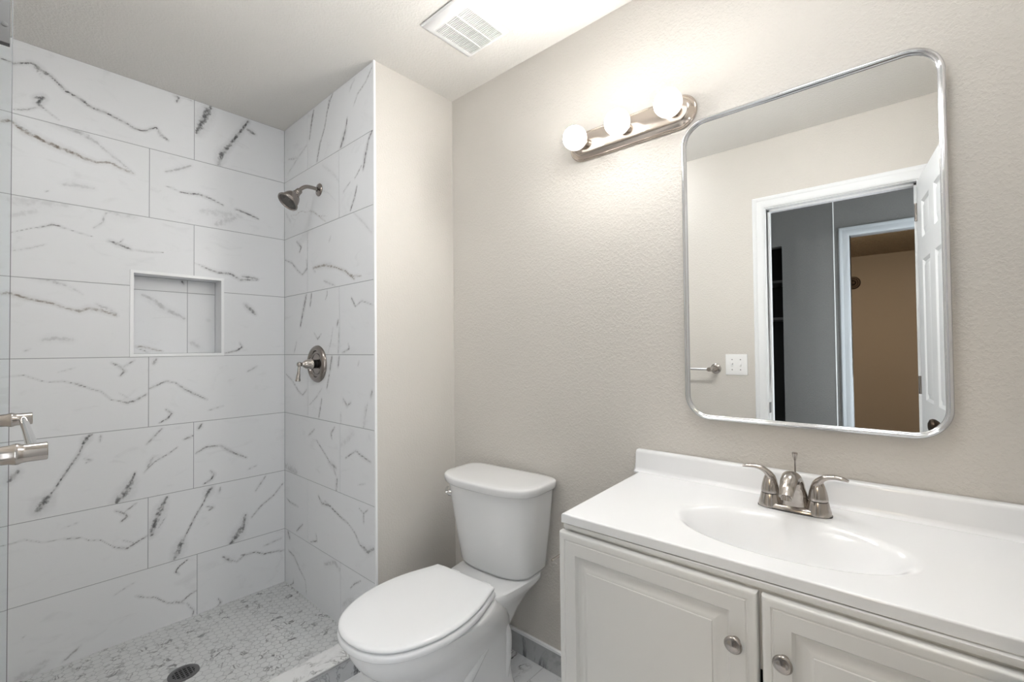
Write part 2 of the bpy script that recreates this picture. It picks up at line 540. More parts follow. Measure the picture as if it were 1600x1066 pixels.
VEINS_HEAD=[(5.3,85,0,[343,2385,321,2333,298,2259]),
(3.8,70,0,[537,2395,508,2373,488,2333]),
(3.3,80,0,[502,2385,458,2267,406,2196,374,2121]),
(5.7,60,0,[412,2213,378,2125]),
(3.8,85,0,[665,2237,653,2192]),
(8.6,75,0,[653,2192,629,2154,607,2124]),
(2.9,55,0,[872,2380,817,2334,752,2308,718,2268]),
(3.3,35,0,[727,2380,701,2363,684,2343]),
(2.9,60,0,[47,2230,122,2211,152,2209]),
(5.1,25,0,[287,2243,171,2205,47,2154]),
(5.1,80,0,[870,2119,839,2087]),
(5.7,80,0,[839,2087,815,2035,795,1972]),
(2.9,55,0,[782,1993,749,1967,724,1952]),
(4.3,80,0,[744,1916,723,1868,689,1822]),
(2.9,45,0,[689,1947,627,1917]),
(7.7,12,0,[436,2089,535,2024,591,1972]),
(1.8,60,1,[92,1924,146,1913,186,1922,224,1917,256,1904,299,1903]),
(2.9,70,1,[299,1903,347,1886,388,1861]),
(2.4,60,1,[388,1861,427,1837,466,1817]),
(1.3,50,1,[388,1861,477,1841]),
(1.6,50,0,[78,1927,99,1905,133,1890]),
(1.7,35,0,[275,1957,256,1927]),
(1.8,30,0,[411,1979,494,1944,557,1893]),
(10.5,15,0,[22,1945,78,1889]),
(4.5,80,0,[150,1774,204,1739,183,1716]),
(3.8,25,0,[514,1742,494,1717]),
(4.8,20,0,[714,1808,796,1748,859,1694]),
(5.7,70,1,[332,1616,454,1615,551,1593]),
(4.3,75,1,[551,1593,643,1563,720,1519]),
(3.3,60,1,[643,1563,712,1534,778,1527]),
(3.8,65,0,[6,1701,95,1672,168,1621,216,1598]),
(5.7,50,0,[216,1598,273,1623,262,1665]),
(3.3,50,0,[339,1605,360,1593]),
(4.8,30,0,[443,1542,551,1509]),
(3.8,40,0,[444,1616,513,1616]),
(6.7,80,0,[261,1493,238,1444,191,1339]),
(4.8,80,0,[317,1498,301,1434]),
(2.4,60,0,[473,1503,477,1474,457,1452]),
(2.9,70,0,[344,1300,380,1270,415,1294]),
(4.8,70,0,[578,1351,568,1324]),
(2.9,35,0,[530,1320,511,1256,481,1200]),
(4.3,45,0,[587,1318,577,1200]),
(3.8,45,0,[148,1262,118,1205]),
(3.8,80,0,[694,1442,728,1402]),
(2.9,50,0,[728,1402,778,1422,864,1399]),
(2.9,80,0,[667,1244,675,1222,613,1204]),
(3.8,65,0,[17,1092,93,1062,166,1013,213,993]),
(4.3,50,0,[213,993,263,1023]),
(6.7,65,0,[520,1190,500,1125]),
(4.3,65,0,[500,1125,470,1039]),
(4.8,70,0,[586,1191,576,1140]),
(3.8,30,0,[420,1036,368,995,292,950]),
(4.8,60,0,[419,988,388,895]),
(2.4,65,0,[756,1170,746,1148]),
(4.3,60,0,[621,1002,653,973,687,989]),
(4.5,70,0,[856,1050,845,1021]),
(2.9,40,0,[822,998,806,947,786,890]),
(3.8,40,0,[599,937,598,887]),
(9.6,15,0,[806,980,789,886]),
(3.8,70,0,[543,868,508,836,517,812]),
(3.3,70,0,[366,786,448,735,507,697]),
(7.7,50,0,[488,703,554,686]),
(3.3,60,0,[726,788,637,743]),
(4.3,65,0,[726,788,772,773,843,758]),
(12.8,15,0,[707,859,601,793]),
(4.8,35,0,[345,837,280,800]),
(19.1,30,0,[15,607,140,596]),
(4.3,50,0,[526,689,554,652]),
(5.7,60,0,[563,640,554,584]),
(2.2,40,0,[739,646,803,663]),
(4.3,75,0,[382,527,417,499,506,505]),
(3.8,80,0,[447,515,506,500,599,476,661,465]),
(3.3,70,0,[661,465,720,436,753,402,809,381]),
(6.7,60,0,[777,401,817,387,863,415]),
(2.9,60,0,[751,551,786,538,821,561]),
(3.8,60,0,[786,538,786,498]),
(3.3,75,0,[23,440,66,428,163,426]),
(4.3,60,0,[214,351,144,300]),
(3.3,75,0,[356,342,368,310,295,285]),
(8.6,60,0,[40,268,60,242]),
(3.8,70,0,[45,174,114,163,174,120,243,81]),
(2.9,50,0,[243,81,254,23]),
(2.9,75,0,[101,43,106,26,64,-1]),
(9.6,30,0,[445,223,542,262,588,240]),
(2.6,70,0,[763,253,710,223,676,192]),
(14.4,20,0,[614,98,701,155])]
VEINS_NICHE=[(8.6,30,0,[-582,1474,-543,1457,-503,1420,-424,1374]),
(3.5,70,1,[-602,1243,-577,1241,-546,1230,-507,1220]),
(2.5,50,0,[-602,1236,-581,1226,-558,1214]),
(4.6,80,0,[-434,1552,-427,1537]),
(10.1,20,0,[-398,1261,-363,1235]),
(3.5,35,0,[-332,1372,-318,1370])]
# ------------------------------------------------------------------ tiled walls
rnd = random.Random(7)
JZ = [1.1957 + (3 - k) * 0.3065 for k in range(7)]        # tile joints, heights
RZ = [H] + JZ + [-0.02]
RZ = list(zip(RZ[1:], RZ[:-1]))                           # rows, top to bottom

def seg_field(px, pz, vein):
    """distance field of traced veins in vein widths"""
    q = np.full(px.shape, 9.0); s = np.zeros(px.shape); b = np.zeros(px.shape)
    for wdt, st, br, P in vein:
        A = np.array(P, float).reshape(-1, 2) / 1000
        w_ = max(wdt, 1.7) / 1000
        d = np.full(px.shape, 9.0); tt = np.zeros(px.shape)
        n = len(A) - 1
        for i in range(n):
            a, e = A[i], A[i + 1]
            l2 = ((e - a) ** 2).sum() + 1e-12
            t = np.clip(((px - a[0]) * (e[0] - a[0]) + (pz - a[1]) * (e[1] - a[1])) / l2, 0, 1)
            dd = np.hypot(px - a[0] - t * (e[0] - a[0]), pz - a[1] - t * (e[1] - a[1]))
            m_ = dd < d
            d[m_] = dd[m_]; tt[m_] = (i + t[m_]) / n
        taper = 0.45 + 0.55 * np.sin(np.pi * np.clip(tt * 0.86 + 0.07, 0, 1)) ** 0.6
        qq = d / (w_ * taper)
        m_ = qq < q
        q[m_] = qq[m_]; s[m_] = st / 100; b[m_] = br
    return q, s, b

class TileMesh:
    """tiles as dense patches in front of a grout plane, one mesh"""
    def __init__(self): self.v = []; self.f = []; self.mi = []; self.q = []; self.s = []; self.b = []; self.t = []
    def add(self, co, faces, mi, q=None, s=None, b=None, tid=0.0):
        k = len(self.v); n = len(co)
        self.v += [tuple(c) for c in co]; self.f += [tuple(i + k for i in f) for f in faces]; self.mi += [mi] * len(faces)
        self.q += list(q) if q is not None else [9.0] * n
        self.s += list(s) if s is not None else [0.0] * n
        self.b += list(b) if b is not None else [0.0] * n
        self.t += [tid] * n
    def quad(self, pts, mi, tid=0.0): self.add(pts, [tuple(range(len(pts)))], mi, tid=tid)
    def patch(self, mapf, a0, a1, z0, z1, veins, tid, g=0.0014, lift=0.0012, step=0.006, whole=None):
        ga = whole if whole else (a0, a1, z0, z1)     # a cut piece keeps its joint only on the tile's own edges
        a0, a1, z0, z1 = (v + (sg * g if abs(v - w_) < 1e-9 else 0) for v, w_, sg in zip((a0, a1, z0, z1), ga, (1, -1, 1, -1)))
        if a1 - a0 < 0.004 or z1 - z0 < 0.004: return
        na = max(1, int((a1 - a0) / step)); nz = max(1, int((z1 - z0) / step))
        A, Zz = np.meshgrid(np.linspace(a0, a1, na + 1), np.linspace(z0, z1, nz + 1))
        A = A.ravel(); Zz = Zz.ravel()
        if veins: q, s, b = seg_field(A, Zz, veins)
        else: q, s, b = None, None, None
        co = [mapf(x, z, lift) for x, z in zip(A, Zz)]
        w_ = na + 1
        fc = [(j * w_ + i, j * w_ + i + 1, (j + 1) * w_ + i + 1, (j + 1) * w_ + i) for j in range(nz) for i in range(na)]
        self.add(co, fc, 1, q, s, b, tid)
        c = [(a0, z0), (a1, z0), (a1, z1), (a0, z1)]
        for (p, r) in zip(c, c[1:] + c[:1]):
            self.quad([mapf(p[0], p[1], lift), mapf(r[0], r[1], lift), mapf(r[0], r[1], -0.001), mapf(p[0], p[1], -0.001)], 1, tid)
    def build(self, name, mats):
        me = bpy.data.meshes.new(name)
        me.from_pydata(self.v, [], self.f)
        for m in mats: me.materials.append(m)
        me.polygons.foreach_set('material_index', self.mi)
        for nm, d in (('vq', self.q), ('vs', self.s), ('vb', self.b), ('tid', self.t)):
            at = me.attributes.new(nm, 'FLOAT', 'POINT')
            at.data.foreach_set('value', np.array(d, dtype=np.float32))
        me.update()
        o = bpy.data.objects.new(name, me)
        COL.objects.link(o)
        o['kind'] = 'structure'
        return o

def veins_in(V_, a0, a1, z0, z1):
    out = []
    for v in V_:
        P = v[3]; n = len(P) // 2
        ma = sum(P[0::2]) / n / 1000; mz = sum(P[1::2]) / n / 1000
        if a0 <= ma <= a1 and z0 <= mz <= z1: out.append(v)
    return out

def cut(rect, hole):
    """rect minus hole -> rects (a0,a1,z0,z1)"""
    a0, a1, z0, z1 = rect; h0, h1, k0, k1 = hole
    if h1 <= a0 or h0 >= a1 or k1 <= z0 or k0 >= z1: return [rect]
    out = []
    if k0 > z0: out.append((a0, a1, z0, k0))
    if k1 < z1: out.append((a0, a1, k1, z1))
    m0, m1 = max(z0, k0), min(z1, k1)
    if h0 > a0: out.append((a0, h0, m0, m1))
    if h1 < a1: out.append((h1, a1, m0, m1))
    return out

# --- back wall of the shower (x = 0) with the niche
NI = (-0.624, -0.297, 1.209, 1.558)     # niche opening y0,y1,z0,z1
ND = 0.088
tm = TileMesh()
mb = lambda a, z, l: (l - 0.001, a, z)
JA = {0: (-1.019, -0.4066), 1: (-0.5723,), 2: (-1.019, -0.4066), 3: (-0.5723,), 4: (-0.5723,), 5: (-1.019, -0.4066), 6: (-0.5723,), 7: (-0.392,)}
for r_, (z0, z1) in enumerate(RZ):
    js = [FY] + list(JA[r_]) + [0.0]
    for a0, a1 in zip(js[:-1], js[1:]):
        vv = veins_in(VEINS_BACK, a0, a1, z0, z1)
        tid = rnd.random()
        for rc in cut((a0, a1, z0, z1), NI):
            tm.patch(mb, *rc, vv, tid, whole=(a0, a1, z0, z1))
# grout plane with a hole
for rc in cut((FY, 0.0, -0.05, H), NI):
    a0, a1, z0, z1 = rc
    tm.quad([mb(a0, z0, 0), mb(a1, z0, 0), mb(a1, z1, 0), mb(a0, z1, 0)], 0)
# niche: back with two joints, sides in one tile each
y0, y1, z0, z1 = NI
mk_ = lambda a, z, l: (l - ND - 0.001, a, z)
tm.quad([mk_(y0, z0, 0), mk_(y1, z0, 0), mk_(y1, z1, 0), mk_(y0, z1, 0)], 0)
for (a0, a1, b0, b1) in ((y0, -0.412, z0, 1.497), (-0.412, y1, z0, 1.497), (y0, -0.412, 1.497, z1), (-0.412, y1, 1.497, z1)):
    tm.patch(mk_, a0, a1, b0, b1, veins_in(VEINS_NICHE, a0, a1, b0, b1), rnd.random())
for pts in ([(0, y0, z0), (-ND, y0, z0), (-ND, y0, z1), (0, y0, z1)], [(0, y1, z0), (0, y1, z1), (-ND, y1, z1), (-ND, y1, z0)],
            [(0, y0, z0), (0, y1, z0), (-ND, y1, z0), (-ND, y0, z0)], [(0, y0, z1), (-ND, y0, z1), (-ND, y1, z1), (0, y1, z1)]):
    tm.quad(pts, 1, rnd.random())
# solid behind
for (x0, x1, a0, a1, b0, b1) in ((-0.2, -0.11, FY - 0.1, 0.3, -0.15, H + 0.02),):
    pts = [(x, y, z) for x in (x0, x1) for y in (a0, a1) for z in (b0, b1)]
    tm.add(pts, [(0, 1, 3, 2), (4, 6, 7, 5), (0, 4, 5, 1), (2, 3, 7, 6), (0, 2, 6, 4), (1, 5, 7, 3)], 0)
tm.build('wall_left', [MGROUT, MTILE])

# niche edging
bm = bmn()
e = 0.013
for (a0, a1, b0, b1) in ((y0 - e, y1 + e, z0 - e, z0), (y0 - e, y1 + e, z1, z1 + e), (y0 - e, y0, z0, z1), (y1, y1 + e, z0, z1)):
    box(bm, -0.004, 0.005, a0, a1, b0, b1, 0.001)
struct('trim_1', bm, MEDGE)

# --- shower partition: tiled face at y = 0, painted end at x = W
tm = TileMesh()
mh = lambda a, z, l: (a, -l + 0.001, z)
JB = {0: (0.2744,), 1: (0.5909,), 2: (0.2744,), 3: (0.5909,), 4: (0.2744,), 5: (0.5909,), 6: (0.2744,), 7: (0.5909,)}
for r_, (z0, z1) in enumerate(RZ):
    js = [0.0] + list(JB[r_]) + [W - 0.006]
    for a0, a1 in zip(js[:-1], js[1:]):
        tm.patch(mh, a0, a1, z0, z1, veins_in(VEINS_HEAD, a0, a1, z0, z1), rnd.random())
b0, b1 = F - 0.02, H
pts = [(x, y, z) for x in (-0.11, W - 0.002) for y in (0.001, V + 0.1) for z in (b0, b1 + 0.02)]
tm.add(pts, [(0, 1, 3, 2), (4, 6, 7, 5), (2, 3, 7, 6), (0, 2, 6, 4), (1, 5, 7, 3), (0, 4, 5, 1)], 0)
tm.build('wall_shower', [MGROUT, MTILE])
# painted end of the partition
bm = bmn(); box(bm, W - 0.002, W, 0.002, V, F - 0.02, H)
struct('wall_partition', bm, MW)
# metal edge between tile and paint
bm = bmn(); box(bm, W - 0.006, W + 0.0035, -0.0035, 0.006, F, H, 0.0012)
struct('trim_2', bm, MEDGE)

# ------------------------------------------------------------------ plain shell
sbox('wall_back', (W - 0.002, RX + 0.1, V, V + 0.1, F - 0.05, H + 0.02), MW)
sbox('wall_right', (RX, RX + 0.1, FY - 0.12, V, F - 0.05, H + 0.02), MW)
sbox('ceiling', (-0.2, RX + 0.1, FY - 0.12, V + 0.1, H, H + 0.1), MCEIL)
bm = bmn()
WT = 0.115
for d in ((-0.2, DX0 - 0.02, FY - WT, FY, F - 0.05, H), (DX1 + 0.02, RX, FY - WT, FY, F - 0.05, H), (DX0 - 0.02, DX1 + 0.02, FY - WT, FY, DZ + 0.02, H)):
    box(bm, *d)
struct('wall_front', bm, MW)

# bathroom floor: marble tiles over grout
tm = TileMesh()
fx0, fx1, fy0, fy1 = 0.86, RX, FY - WT, V
tm.quad([(fx0, fy0, F - 0.001), (fx1, fy0, F - 0.001), (fx1, fy1, F - 0.001), (fx0, fy1, F - 0.001)], 0)
mf = lambda a, b, l: (a, b, F + l - 0.0012)
yy = fy1; k = 0
while yy > fy0:
    y_ = max(fy0, yy - 0.3065)
    xx = fx0 - (0.31 if k % 2 else 0.07)
    while xx < fx1:
        a0, a1 = max(fx0, xx), min(fx1, xx + 0.612)
        if a1 - a0 > 0.01: tm.patch(mf, a0, a1, y_, yy, None, rnd.random(), step=0.3)
        xx += 0.612
    yy = y_; k += 1
pts = [(x, y, z) for x in (fx0, fx1) for y in (fy0, fy1) for z in (F - 0.1, F - 0.002)]
tm.add(pts, [(0, 1, 3, 2), (4, 6, 7, 5), (0, 4, 5, 1), (2, 3, 7, 6), (0, 2, 6, 4), (1, 5, 7, 3)], 0)
tm.build('floor', [MGROUTL, MFLOOR])

# shower floor: hexagon mosaic
DRN = Vector((0.416, -0.535, 0.0))
tm = TileMesh()
tm.quad([(0, FY, -0.0015), (0.80, FY, -0.0015), (0.80, 0, -0.0015), (0, 0, -0.0015)], 0)
rh = 0.0178
dx = rh * math.sqrt(3); dy = rh * 1.5
j = 0; yy = FY
while yy < 0.03:
    xx = (dx / 2 if j % 2 else 0)
    while xx < 0.80:
        if (xx - DRN.x) ** 2 + (yy - DRN.y) ** 2 > 0.052 ** 2:
            P = []
            for k in range(6):
                a = R(60 * k + 30)
                P.append((min(max(xx + (rh - 0.0011) * math.cos(a), 0.0005), 0.79), min(max(yy + (rh - 0.0011) * math.sin(a), FY), -0.0005)))
            tm.quad([(p[0], p[1], 0.0) for p in P], 1, rnd.random() * 0.25)
        xx += dx
    yy += dy; j += 1
pts = [(x, y, z) for x in (0, 0.80) for y in (FY, 0) for z in (-0.1, -0.002)]
tm.add(pts, [(0, 1, 3, 2), (4, 6, 7, 5), (0, 4, 5, 1), (2, 3, 7, 6), (0, 2, 6, 4), (1, 5, 7, 3)], 0)
tm.build('floor_shower', [MGROUTL, MHEX])

# curb between shower and room
CZ = 0.045
bm = bmn()
box(bm, 0.768, W - 0.006, FY, 0.0, F - 0.05, CZ, 0.001, mi=0)
box(bm, W - 0.006, W, FY, 0.0, F - 0.05, CZ - 0.006, 0.0, mi=2)
box(bm, W - 0.006, W + 0.003, FY, 0.0, CZ - 0.006, CZ + 0.001, 0.001, mi=1)
struct('trim_3', bm, [MCURB, MEDGEG, MBASE])

# tile baseboard along the vanity wall with its white cap, and the partition end
bm = bmn()
def bb(x0, x1, y0, y1):
    box(bm, x0, x1, y0, y1, F, 0.052, 0.0008, mi=0)
bb(W + 0.01, 1.30, V - 0.010, V); bb(1.302, 1.90, V - 0.010, V)
box(bm, W + 0.01, 1.90, V - 0.012, V, 0.052, 0.063, 0.0015, mi=1)
struct('baseboard_back', bm, [MBASE, MEDGE])
bm = bmn()
box(bm, W, W + 0.010, 0.006, V - 0.012, F, 0.052, 0.0008, mi=0)
box(bm, W, W + 0.012, 0.006, V - 0.012, 0.052, 0.063, 0.0015, mi=1)
struct('baseboard_left', bm, [MBASE, MEDGE])
bm = bmn()
box(bm, W + 0.02, DX0 - 0.075, FY, FY + 0.010, F, 0.052, 0.0008, mi=0)
box(bm, W + 0.02, DX0 - 0.075, FY, FY + 0.012, 0.052, 0.063, 0.0015, mi=1)
struct('baseboard_front', bm, [MBASE, MEDGE])

# door casing (profiled, mitred) + jambs + stops
def casing(bm, x0, x1, zt, yf, sgn, zb, w=0.062):
    """inverted U around the opening x0..x1, top zt, on the wall face yf, facing sgn*y"""
    pr = [(0.0, 0.0), (0.0, 0.008), (0.006, 0.012), (0.018, 0.0135), (0.04, 0.012), (0.046, 0.015), (0.056, 0.016), (0.062, 0.013), (0.062, 0.0)]
    def ring(ox, oz, dxx, dzz):
        return [Vector((ox + dxx * a, yf + sgn * d, oz + dzz * a)) for a, d in pr]
    rr = [ring(x0, zb, -1, 0), ring(x0, zt, -1, 1), ring(x1, zt, 1, 1), ring(x1, zb, 1, 0)]
    rings(bm, rr)
bm = bmn()
casing(bm, DX0 - 0.006, DX1 + 0.006, DZ + 0.006, FY, 1, F)
casing(bm, DX0 - 0.006, DX1 + 0.006, DZ + 0.006, FY - WT, -1, F)
for d in ((DX0 - 0.02, DX0, FY - WT, FY, F, DZ + 0.02), (DX1, DX1 + 0.02, FY - WT, FY, F, DZ + 0.02), (DX0, DX1, FY - WT, FY, DZ, DZ + 0.02),
          (DX0, DX0 + 0.011, FY - 0.07, FY - 0.037, F, DZ), (DX1 - 0.011, DX1, FY - 0.07, FY - 0.037, F, DZ), (DX0, DX1, FY - 0.07, FY - 0.037, DZ - 0.011, DZ)):
    box(bm, *d, bev=0.0008)
struct('trim_4', bm, MTRIM, smooth=True)
# strike plate in the jamb
bm = bmn(); box(bm, DX0 - 0.0005, DX0 + 0.002, FY - 0.032, FY + 0.004, 0.835, 0.895, 0.001)
tag(obj('strike_plate', bm, MDARKM), 'small dark metal strike plate on the white door jamb seen in the mirror', 'strike plate')

# ------------------------------------------------------------------ hallway and the room beyond (seen in the mirror)
hx0, hx1 = 0.6, 3.0
sbox('floor_hall', (hx0, hx1, -6.0, FY - WT, F - 0.1, F - 0.002), MCARP)
sbox('ceiling_hall', (hx0, hx1, HY - 0.05, FY - WT, H, H + 0.1), MCEIL)
CX0, CX1 = 1.20, 1.765           # closet opening
SX0, SX1 = 2.185, 2.85           # far doorway
bm = bmn()
box(bm, hx0, CX0, HY - 0.1, HY, F, H); box(bm, CX0, CX1, HY - 0.1, HY, 1.99, H); box(bm, CX1, 2.092, HY - 0.1, HY, F, H)
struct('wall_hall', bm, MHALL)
bm = bmn()
yb_ = HY - 0.012
box(bm, 2.092, SX0 - 0.02, HY - 0.1, yb_, F, H); box(bm, SX0 - 0.02, SX1 + 0.02, HY - 0.1, yb_, DZ + 0.02, H); box(bm, SX1 + 0.02, hx1, HY - 0.1, yb_, F, H)
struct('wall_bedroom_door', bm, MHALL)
bm = bmn(); box(bm, 2.090, 2.096, HY - 0.012, HY + 0.002, F, H, 0.001)
struct('trim_5', bm, MTRIM)
bm = bmn()
casing(bm, SX0, SX1, DZ, yb_, 1, F)
for d in ((SX0 - 0.02, SX0, HY - 0.1, yb_, F, DZ + 0.02), (SX1, SX1 + 0.02, HY - 0.1, yb_, F, DZ + 0.02), (SX0, SX1, HY - 0.1, yb_, DZ, DZ + 0.02)):
    box(bm, *d, bev=0.001)
struct('trim_6', bm, MTRIMB, smooth=True)
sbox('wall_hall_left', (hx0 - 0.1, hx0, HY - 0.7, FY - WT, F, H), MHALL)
bm = bmn()
WY0, WY1, WZ0, WZ1 = -2.12, -1.28, 0.25, 2.05      # window added at the hallway end as a fill light
for d in ((hx1, hx1 + 0.1, -6.0, WY0, F, H), (hx1, hx1 + 0.1, WY1, FY - WT, F, H), (hx1, hx1 + 0.1, WY0, WY1, F, WZ0), (hx1, hx1 + 0.1, WY0, WY1, WZ1, H)):
    box(bm, *d)
struct('wall_hall_right', bm, MHALL)
bm = bmn()
for d in ((hx1, hx1 + 0.06, WY0, WY0 + 0.04, WZ0, WZ1), (hx1, hx1 + 0.06, WY1 - 0.04, WY1, WZ0, WZ1), (hx1, hx1 + 0.06, WY0, WY1, WZ0, WZ0 + 0.04), (hx1, hx1 + 0.06, WY0, WY1, WZ1 - 0.04, WZ1)):
    box(bm, *d, bev=0.002)
WIN = struct('added_fill_window', bm, MTRIM)
bm = bmn(); box(bm, hx1 + 0.03, hx1 + 0.036, WY0 + 0.03, WY1 - 0.03, WZ0 + 0.03, WZ1 - 0.03)
obj('fill_pane', bm, glow('daylit_frosted_pane', FILL_WIN_C, FILL_WIN_W), WIN, smooth=False)  # added glowing pane, brightens the bathroom through the doorway
# closet
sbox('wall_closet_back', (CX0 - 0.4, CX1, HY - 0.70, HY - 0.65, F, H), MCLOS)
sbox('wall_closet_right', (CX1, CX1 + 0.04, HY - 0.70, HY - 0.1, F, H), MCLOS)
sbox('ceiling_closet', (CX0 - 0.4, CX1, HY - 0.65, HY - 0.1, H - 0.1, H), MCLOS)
for k, (z, where) in enumerate(((1.745, 'upper'), (1.435, 'lower'))):
    bm = bmn(); box(bm, CX0 - 0.3, CX1 - 0.002, HY - 0.64, HY - 0.30, z, z + 0.02, 0.002)
    tag(obj('closet_shelf', bm, MDARKS), 'dark shelf board in the closet seen in the mirror, %s of the two' % where, 'shelf', 'shelves in the dark closet')
# room beyond
sbox('wall_brown_patch', (1.0, hx1, -5.85, -5.75, F, H + 0.02), MBROWN)  # brown wall stands in for a flat brown patch
sbox('ceiling_bedroom', (1.0, hx1, -5.75, HY - 0.1, H, H + 0.08), MPOP)
sbox('wall_bedroom_left', (0.9, 1.0, -5.75, HY - 0.72, F, H), MBROWN)
# ------------------------------------------------------------------ toilet
def egg(z, yf, yb, hw, cx=1.28, n=56, pf=2.15, pb=2.7, frac=0.42):
    yc = yb - (yb - yf) * frac
    out = []
    for i in range(n):
        a = 2 * math.pi * i / n
        s, c = math.sin(a), math.cos(a)
        p = pf if c < 0 else pb
        x = hw * math.copysign(abs(s) ** (2 / p), s)
        y = yc + (yb - yc if c > 0 else yc - yf) * math.copysign(abs(c) ** (2 / p), c)
        out.append(Vector((cx + x, y, z)))
    return out

TOI = thing('toilet', 'white two-piece toilet with closed lid between shower partition and vanity', 'toilet', (1.28, 0.40, F), R(3.5))
bm = bmn()
secs = [(F, -0.115, 0.275, 0.116, .30, 2.3, 3.4), (F + 0.014, -0.118, 0.277, 0.119, .30, 2.3, 3.4), (F + 0.032, -0.112, 0.272, 0.110, .30, 2.3, 3.4), (0.04, -0.105, 0.268, 0.103, .30, 2.2, 3.6),
        (0.10, -0.115, 0.268, 0.101, .30, 2.2, 3.6), (0.15, -0.150, 0.268, 0.104, .30, 2.15, 3.4), (0.20, -0.212, 0.265, 0.114, .34, 2.1, 3.2), (0.25, -0.272, 0.255, 0.136, .40, 2.1, 2.9),
        (0.30, -0.318, 0.225, 0.163, .44, 2.15, 2.7), (0.335, -0.340, 0.18, 0.178, .42, 2.15, 2.7), (0.357, -0.347, 0.15, 0.184, .42, 2.15, 2.7), (0.368, -0.346, 0.14, 0.184, .42, 2.15, 2.7), (0.372, -0.340, 0.135, 0.179, .42, 2.15, 2.7)]
rings(bm, [egg(z, a, b_, h, frac=fr, pf=p1, pb=p2) for z, a, b_, h, fr, p1, p2 in secs])
# rear deck that carries the tank
def dect(z, y0, y1, h0, h1, n=48, cx=1.28):
    out = []
    for i in range(n):
        a = 2 * math.pi * i / n
        s, c = math.sin(a), math.cos(a)
        sx = math.copysign(abs(s) ** 0.55, s); sy = math.copysign(abs(c) ** 0.5, c)
        t = (sy + 1) / 2
        out.append(Vector((cx + sx * (h0 * (1 - t) + h1 * t), y0 + (y1 - y0) * t, z)))
    return out
rings(bm, [dect(0.20, 0.10, 0.27, 0.10, 0.085), dect(0.26, 0.085, 0.33, 0.112, 0.10), dect(0.305, 0.075, 0.375, 0.125, 0.125), dect(0.335, 0.07, 0.392, 0.135, 0.155), dect(0.352, 0.07, 0.397, 0.139, 0.168), dect(0.366, 0.075, 0.395, 0.138, 0.168), dect(0.372, 0.085, 0.388, 0.130, 0.160)])
# trapway relief on both sides
for sg in (-1, 1):
    path = smooth_path([(1.28 + sg * 0.070, -0.085, 0.00), (1.28 + sg * 0.084, -0.03, 0.085), (1.28 + sg * 0.092, 0.04, 0.165), (1.28 + sg * 0.097, 0.10, 0.225), (1.28 + sg * 0.096, 0.16, 0.245), (1.28 + sg * 0.090, 0.205, 0.20), (1.28 + sg * 0.086, 0.215, 0.12), (1.28 + sg * 0.084, 0.205, 0.05), (1.28 + sg * 0.080, 0.20, 0.0)], 8)
    tube(bm, path, [0.010, 0.016, 0.020, 0.022, 0.023, 0.023, 0.022, 0.020, 0.014], 20)
    # bolt cap
    lathe(bm, [(0.016, 0), (0.016, 0.008), (0.011, 0.016), (0, 0.019)], (1.28 + sg * 0.106, 0.06, F + 0.010), (0, 0, 1), 20)
obj('bowl', bm, MPORC, TOI, angle=50)

def lidring(z, grow, cx=1.28):
    half = [(-0.362, 0.0), (-0.357, 0.045), (-0.340, 0.090), (-0.310, 0.128), (-0.265, 0.158), (-0.205, 0.180), (-0.140, 0.189), (-0.075, 0.186), (-0.015, 0.174), (0.035, 0.157), (0.070, 0.144), (0.094, 0.137)]
    pts = smooth_path([(h, y, 0) for y, h in half], 5)
    pts = [Vector((cx + p.x, p.y, z)) for p in pts]
    back = [Vector((cx + x, 0.098, z)) for x in (0.10, 0.05, 0, -0.05, -0.10)]
    left = [Vector((2 * cx - p.x, p.y, z)) for p in reversed(pts[1:])]
    ring = pts + back + left
    c = Vector((cx, -0.13, z))
    out = []
    for p in ring:
        d = p - c; l = d.length
        out.append(c + d * ((l + grow) / l))
    return out
bm = bmn()
rings(bm, [lidring(0.376, -0.012), lidring(0.378, 0.000), lidring(0.383, 0.004), lidring(0.393, 0.004), lidring(0.399, 0.001), lidring(0.401, -0.006)])
obj('seat', bm, MSEAT, TOI, angle=60)
bm = bmn()
rings(bm, [lidring(0.4035, -0.008), lidring(0.4045, -0.001), lidring(0.409, 0.0015), lidring(0.413, 0.000), lidring(0.4165, -0.005), lidring(0.418, -0.012), lidring(0.4195, -0.05), lidring(0.4205, -0.11)])
obj('seat_lid', bm, MSEAT, TOI, angle=60)
for sg in (-1, 1):
    bm = bmn(); box(bm, 1.28 + sg * 0.075 - 0.022, 1.28 + sg * 0.075 + 0.022, 0.098, 0.128, 0.366, 0.398, 0.006, 3)
    obj('seat_hinge', bm, MSEAT, TOI)

def tankring(z, hw, yf, yb, cx=1.272, n=96, side=0.55):
    ys = yb - (yb - yf) * side
    out = []
    for i in range(n):
        a = 2 * math.pi * i / n
        s, c = math.sin(a), math.cos(a)
        if c < 0:
            x = hw * math.copysign(abs(s) ** (2 / 3.0), s); y = ys - (ys - yf) * abs(c) ** (2 / 2.3)
        else:
            x = hw * math.copysign(abs(s) ** (2 / 7.0), s); y = ys + (yb - ys) * abs(c) ** (2 / 7.0)
        out.append(Vector((cx + x, y, z)))
    return out
bm = bmn()
rings(bm, [tankring(0.372, 0.150, 0.225, 0.385), tankring(0.376, 0.163, 0.210, 0.394), tankring(0.388, 0.170, 0.203, 0.397), tankring(0.45, 0.178, 0.195, 0.397), tankring(0.55, 0.193, 0.182, 0.397), tankring(0.65, 0.206, 0.169, 0.397), tankring(0.688, 0.210, 0.165, 0.397)])
obj('tank', bm, MPORC, TOI, angle=50)
bm = bmn()
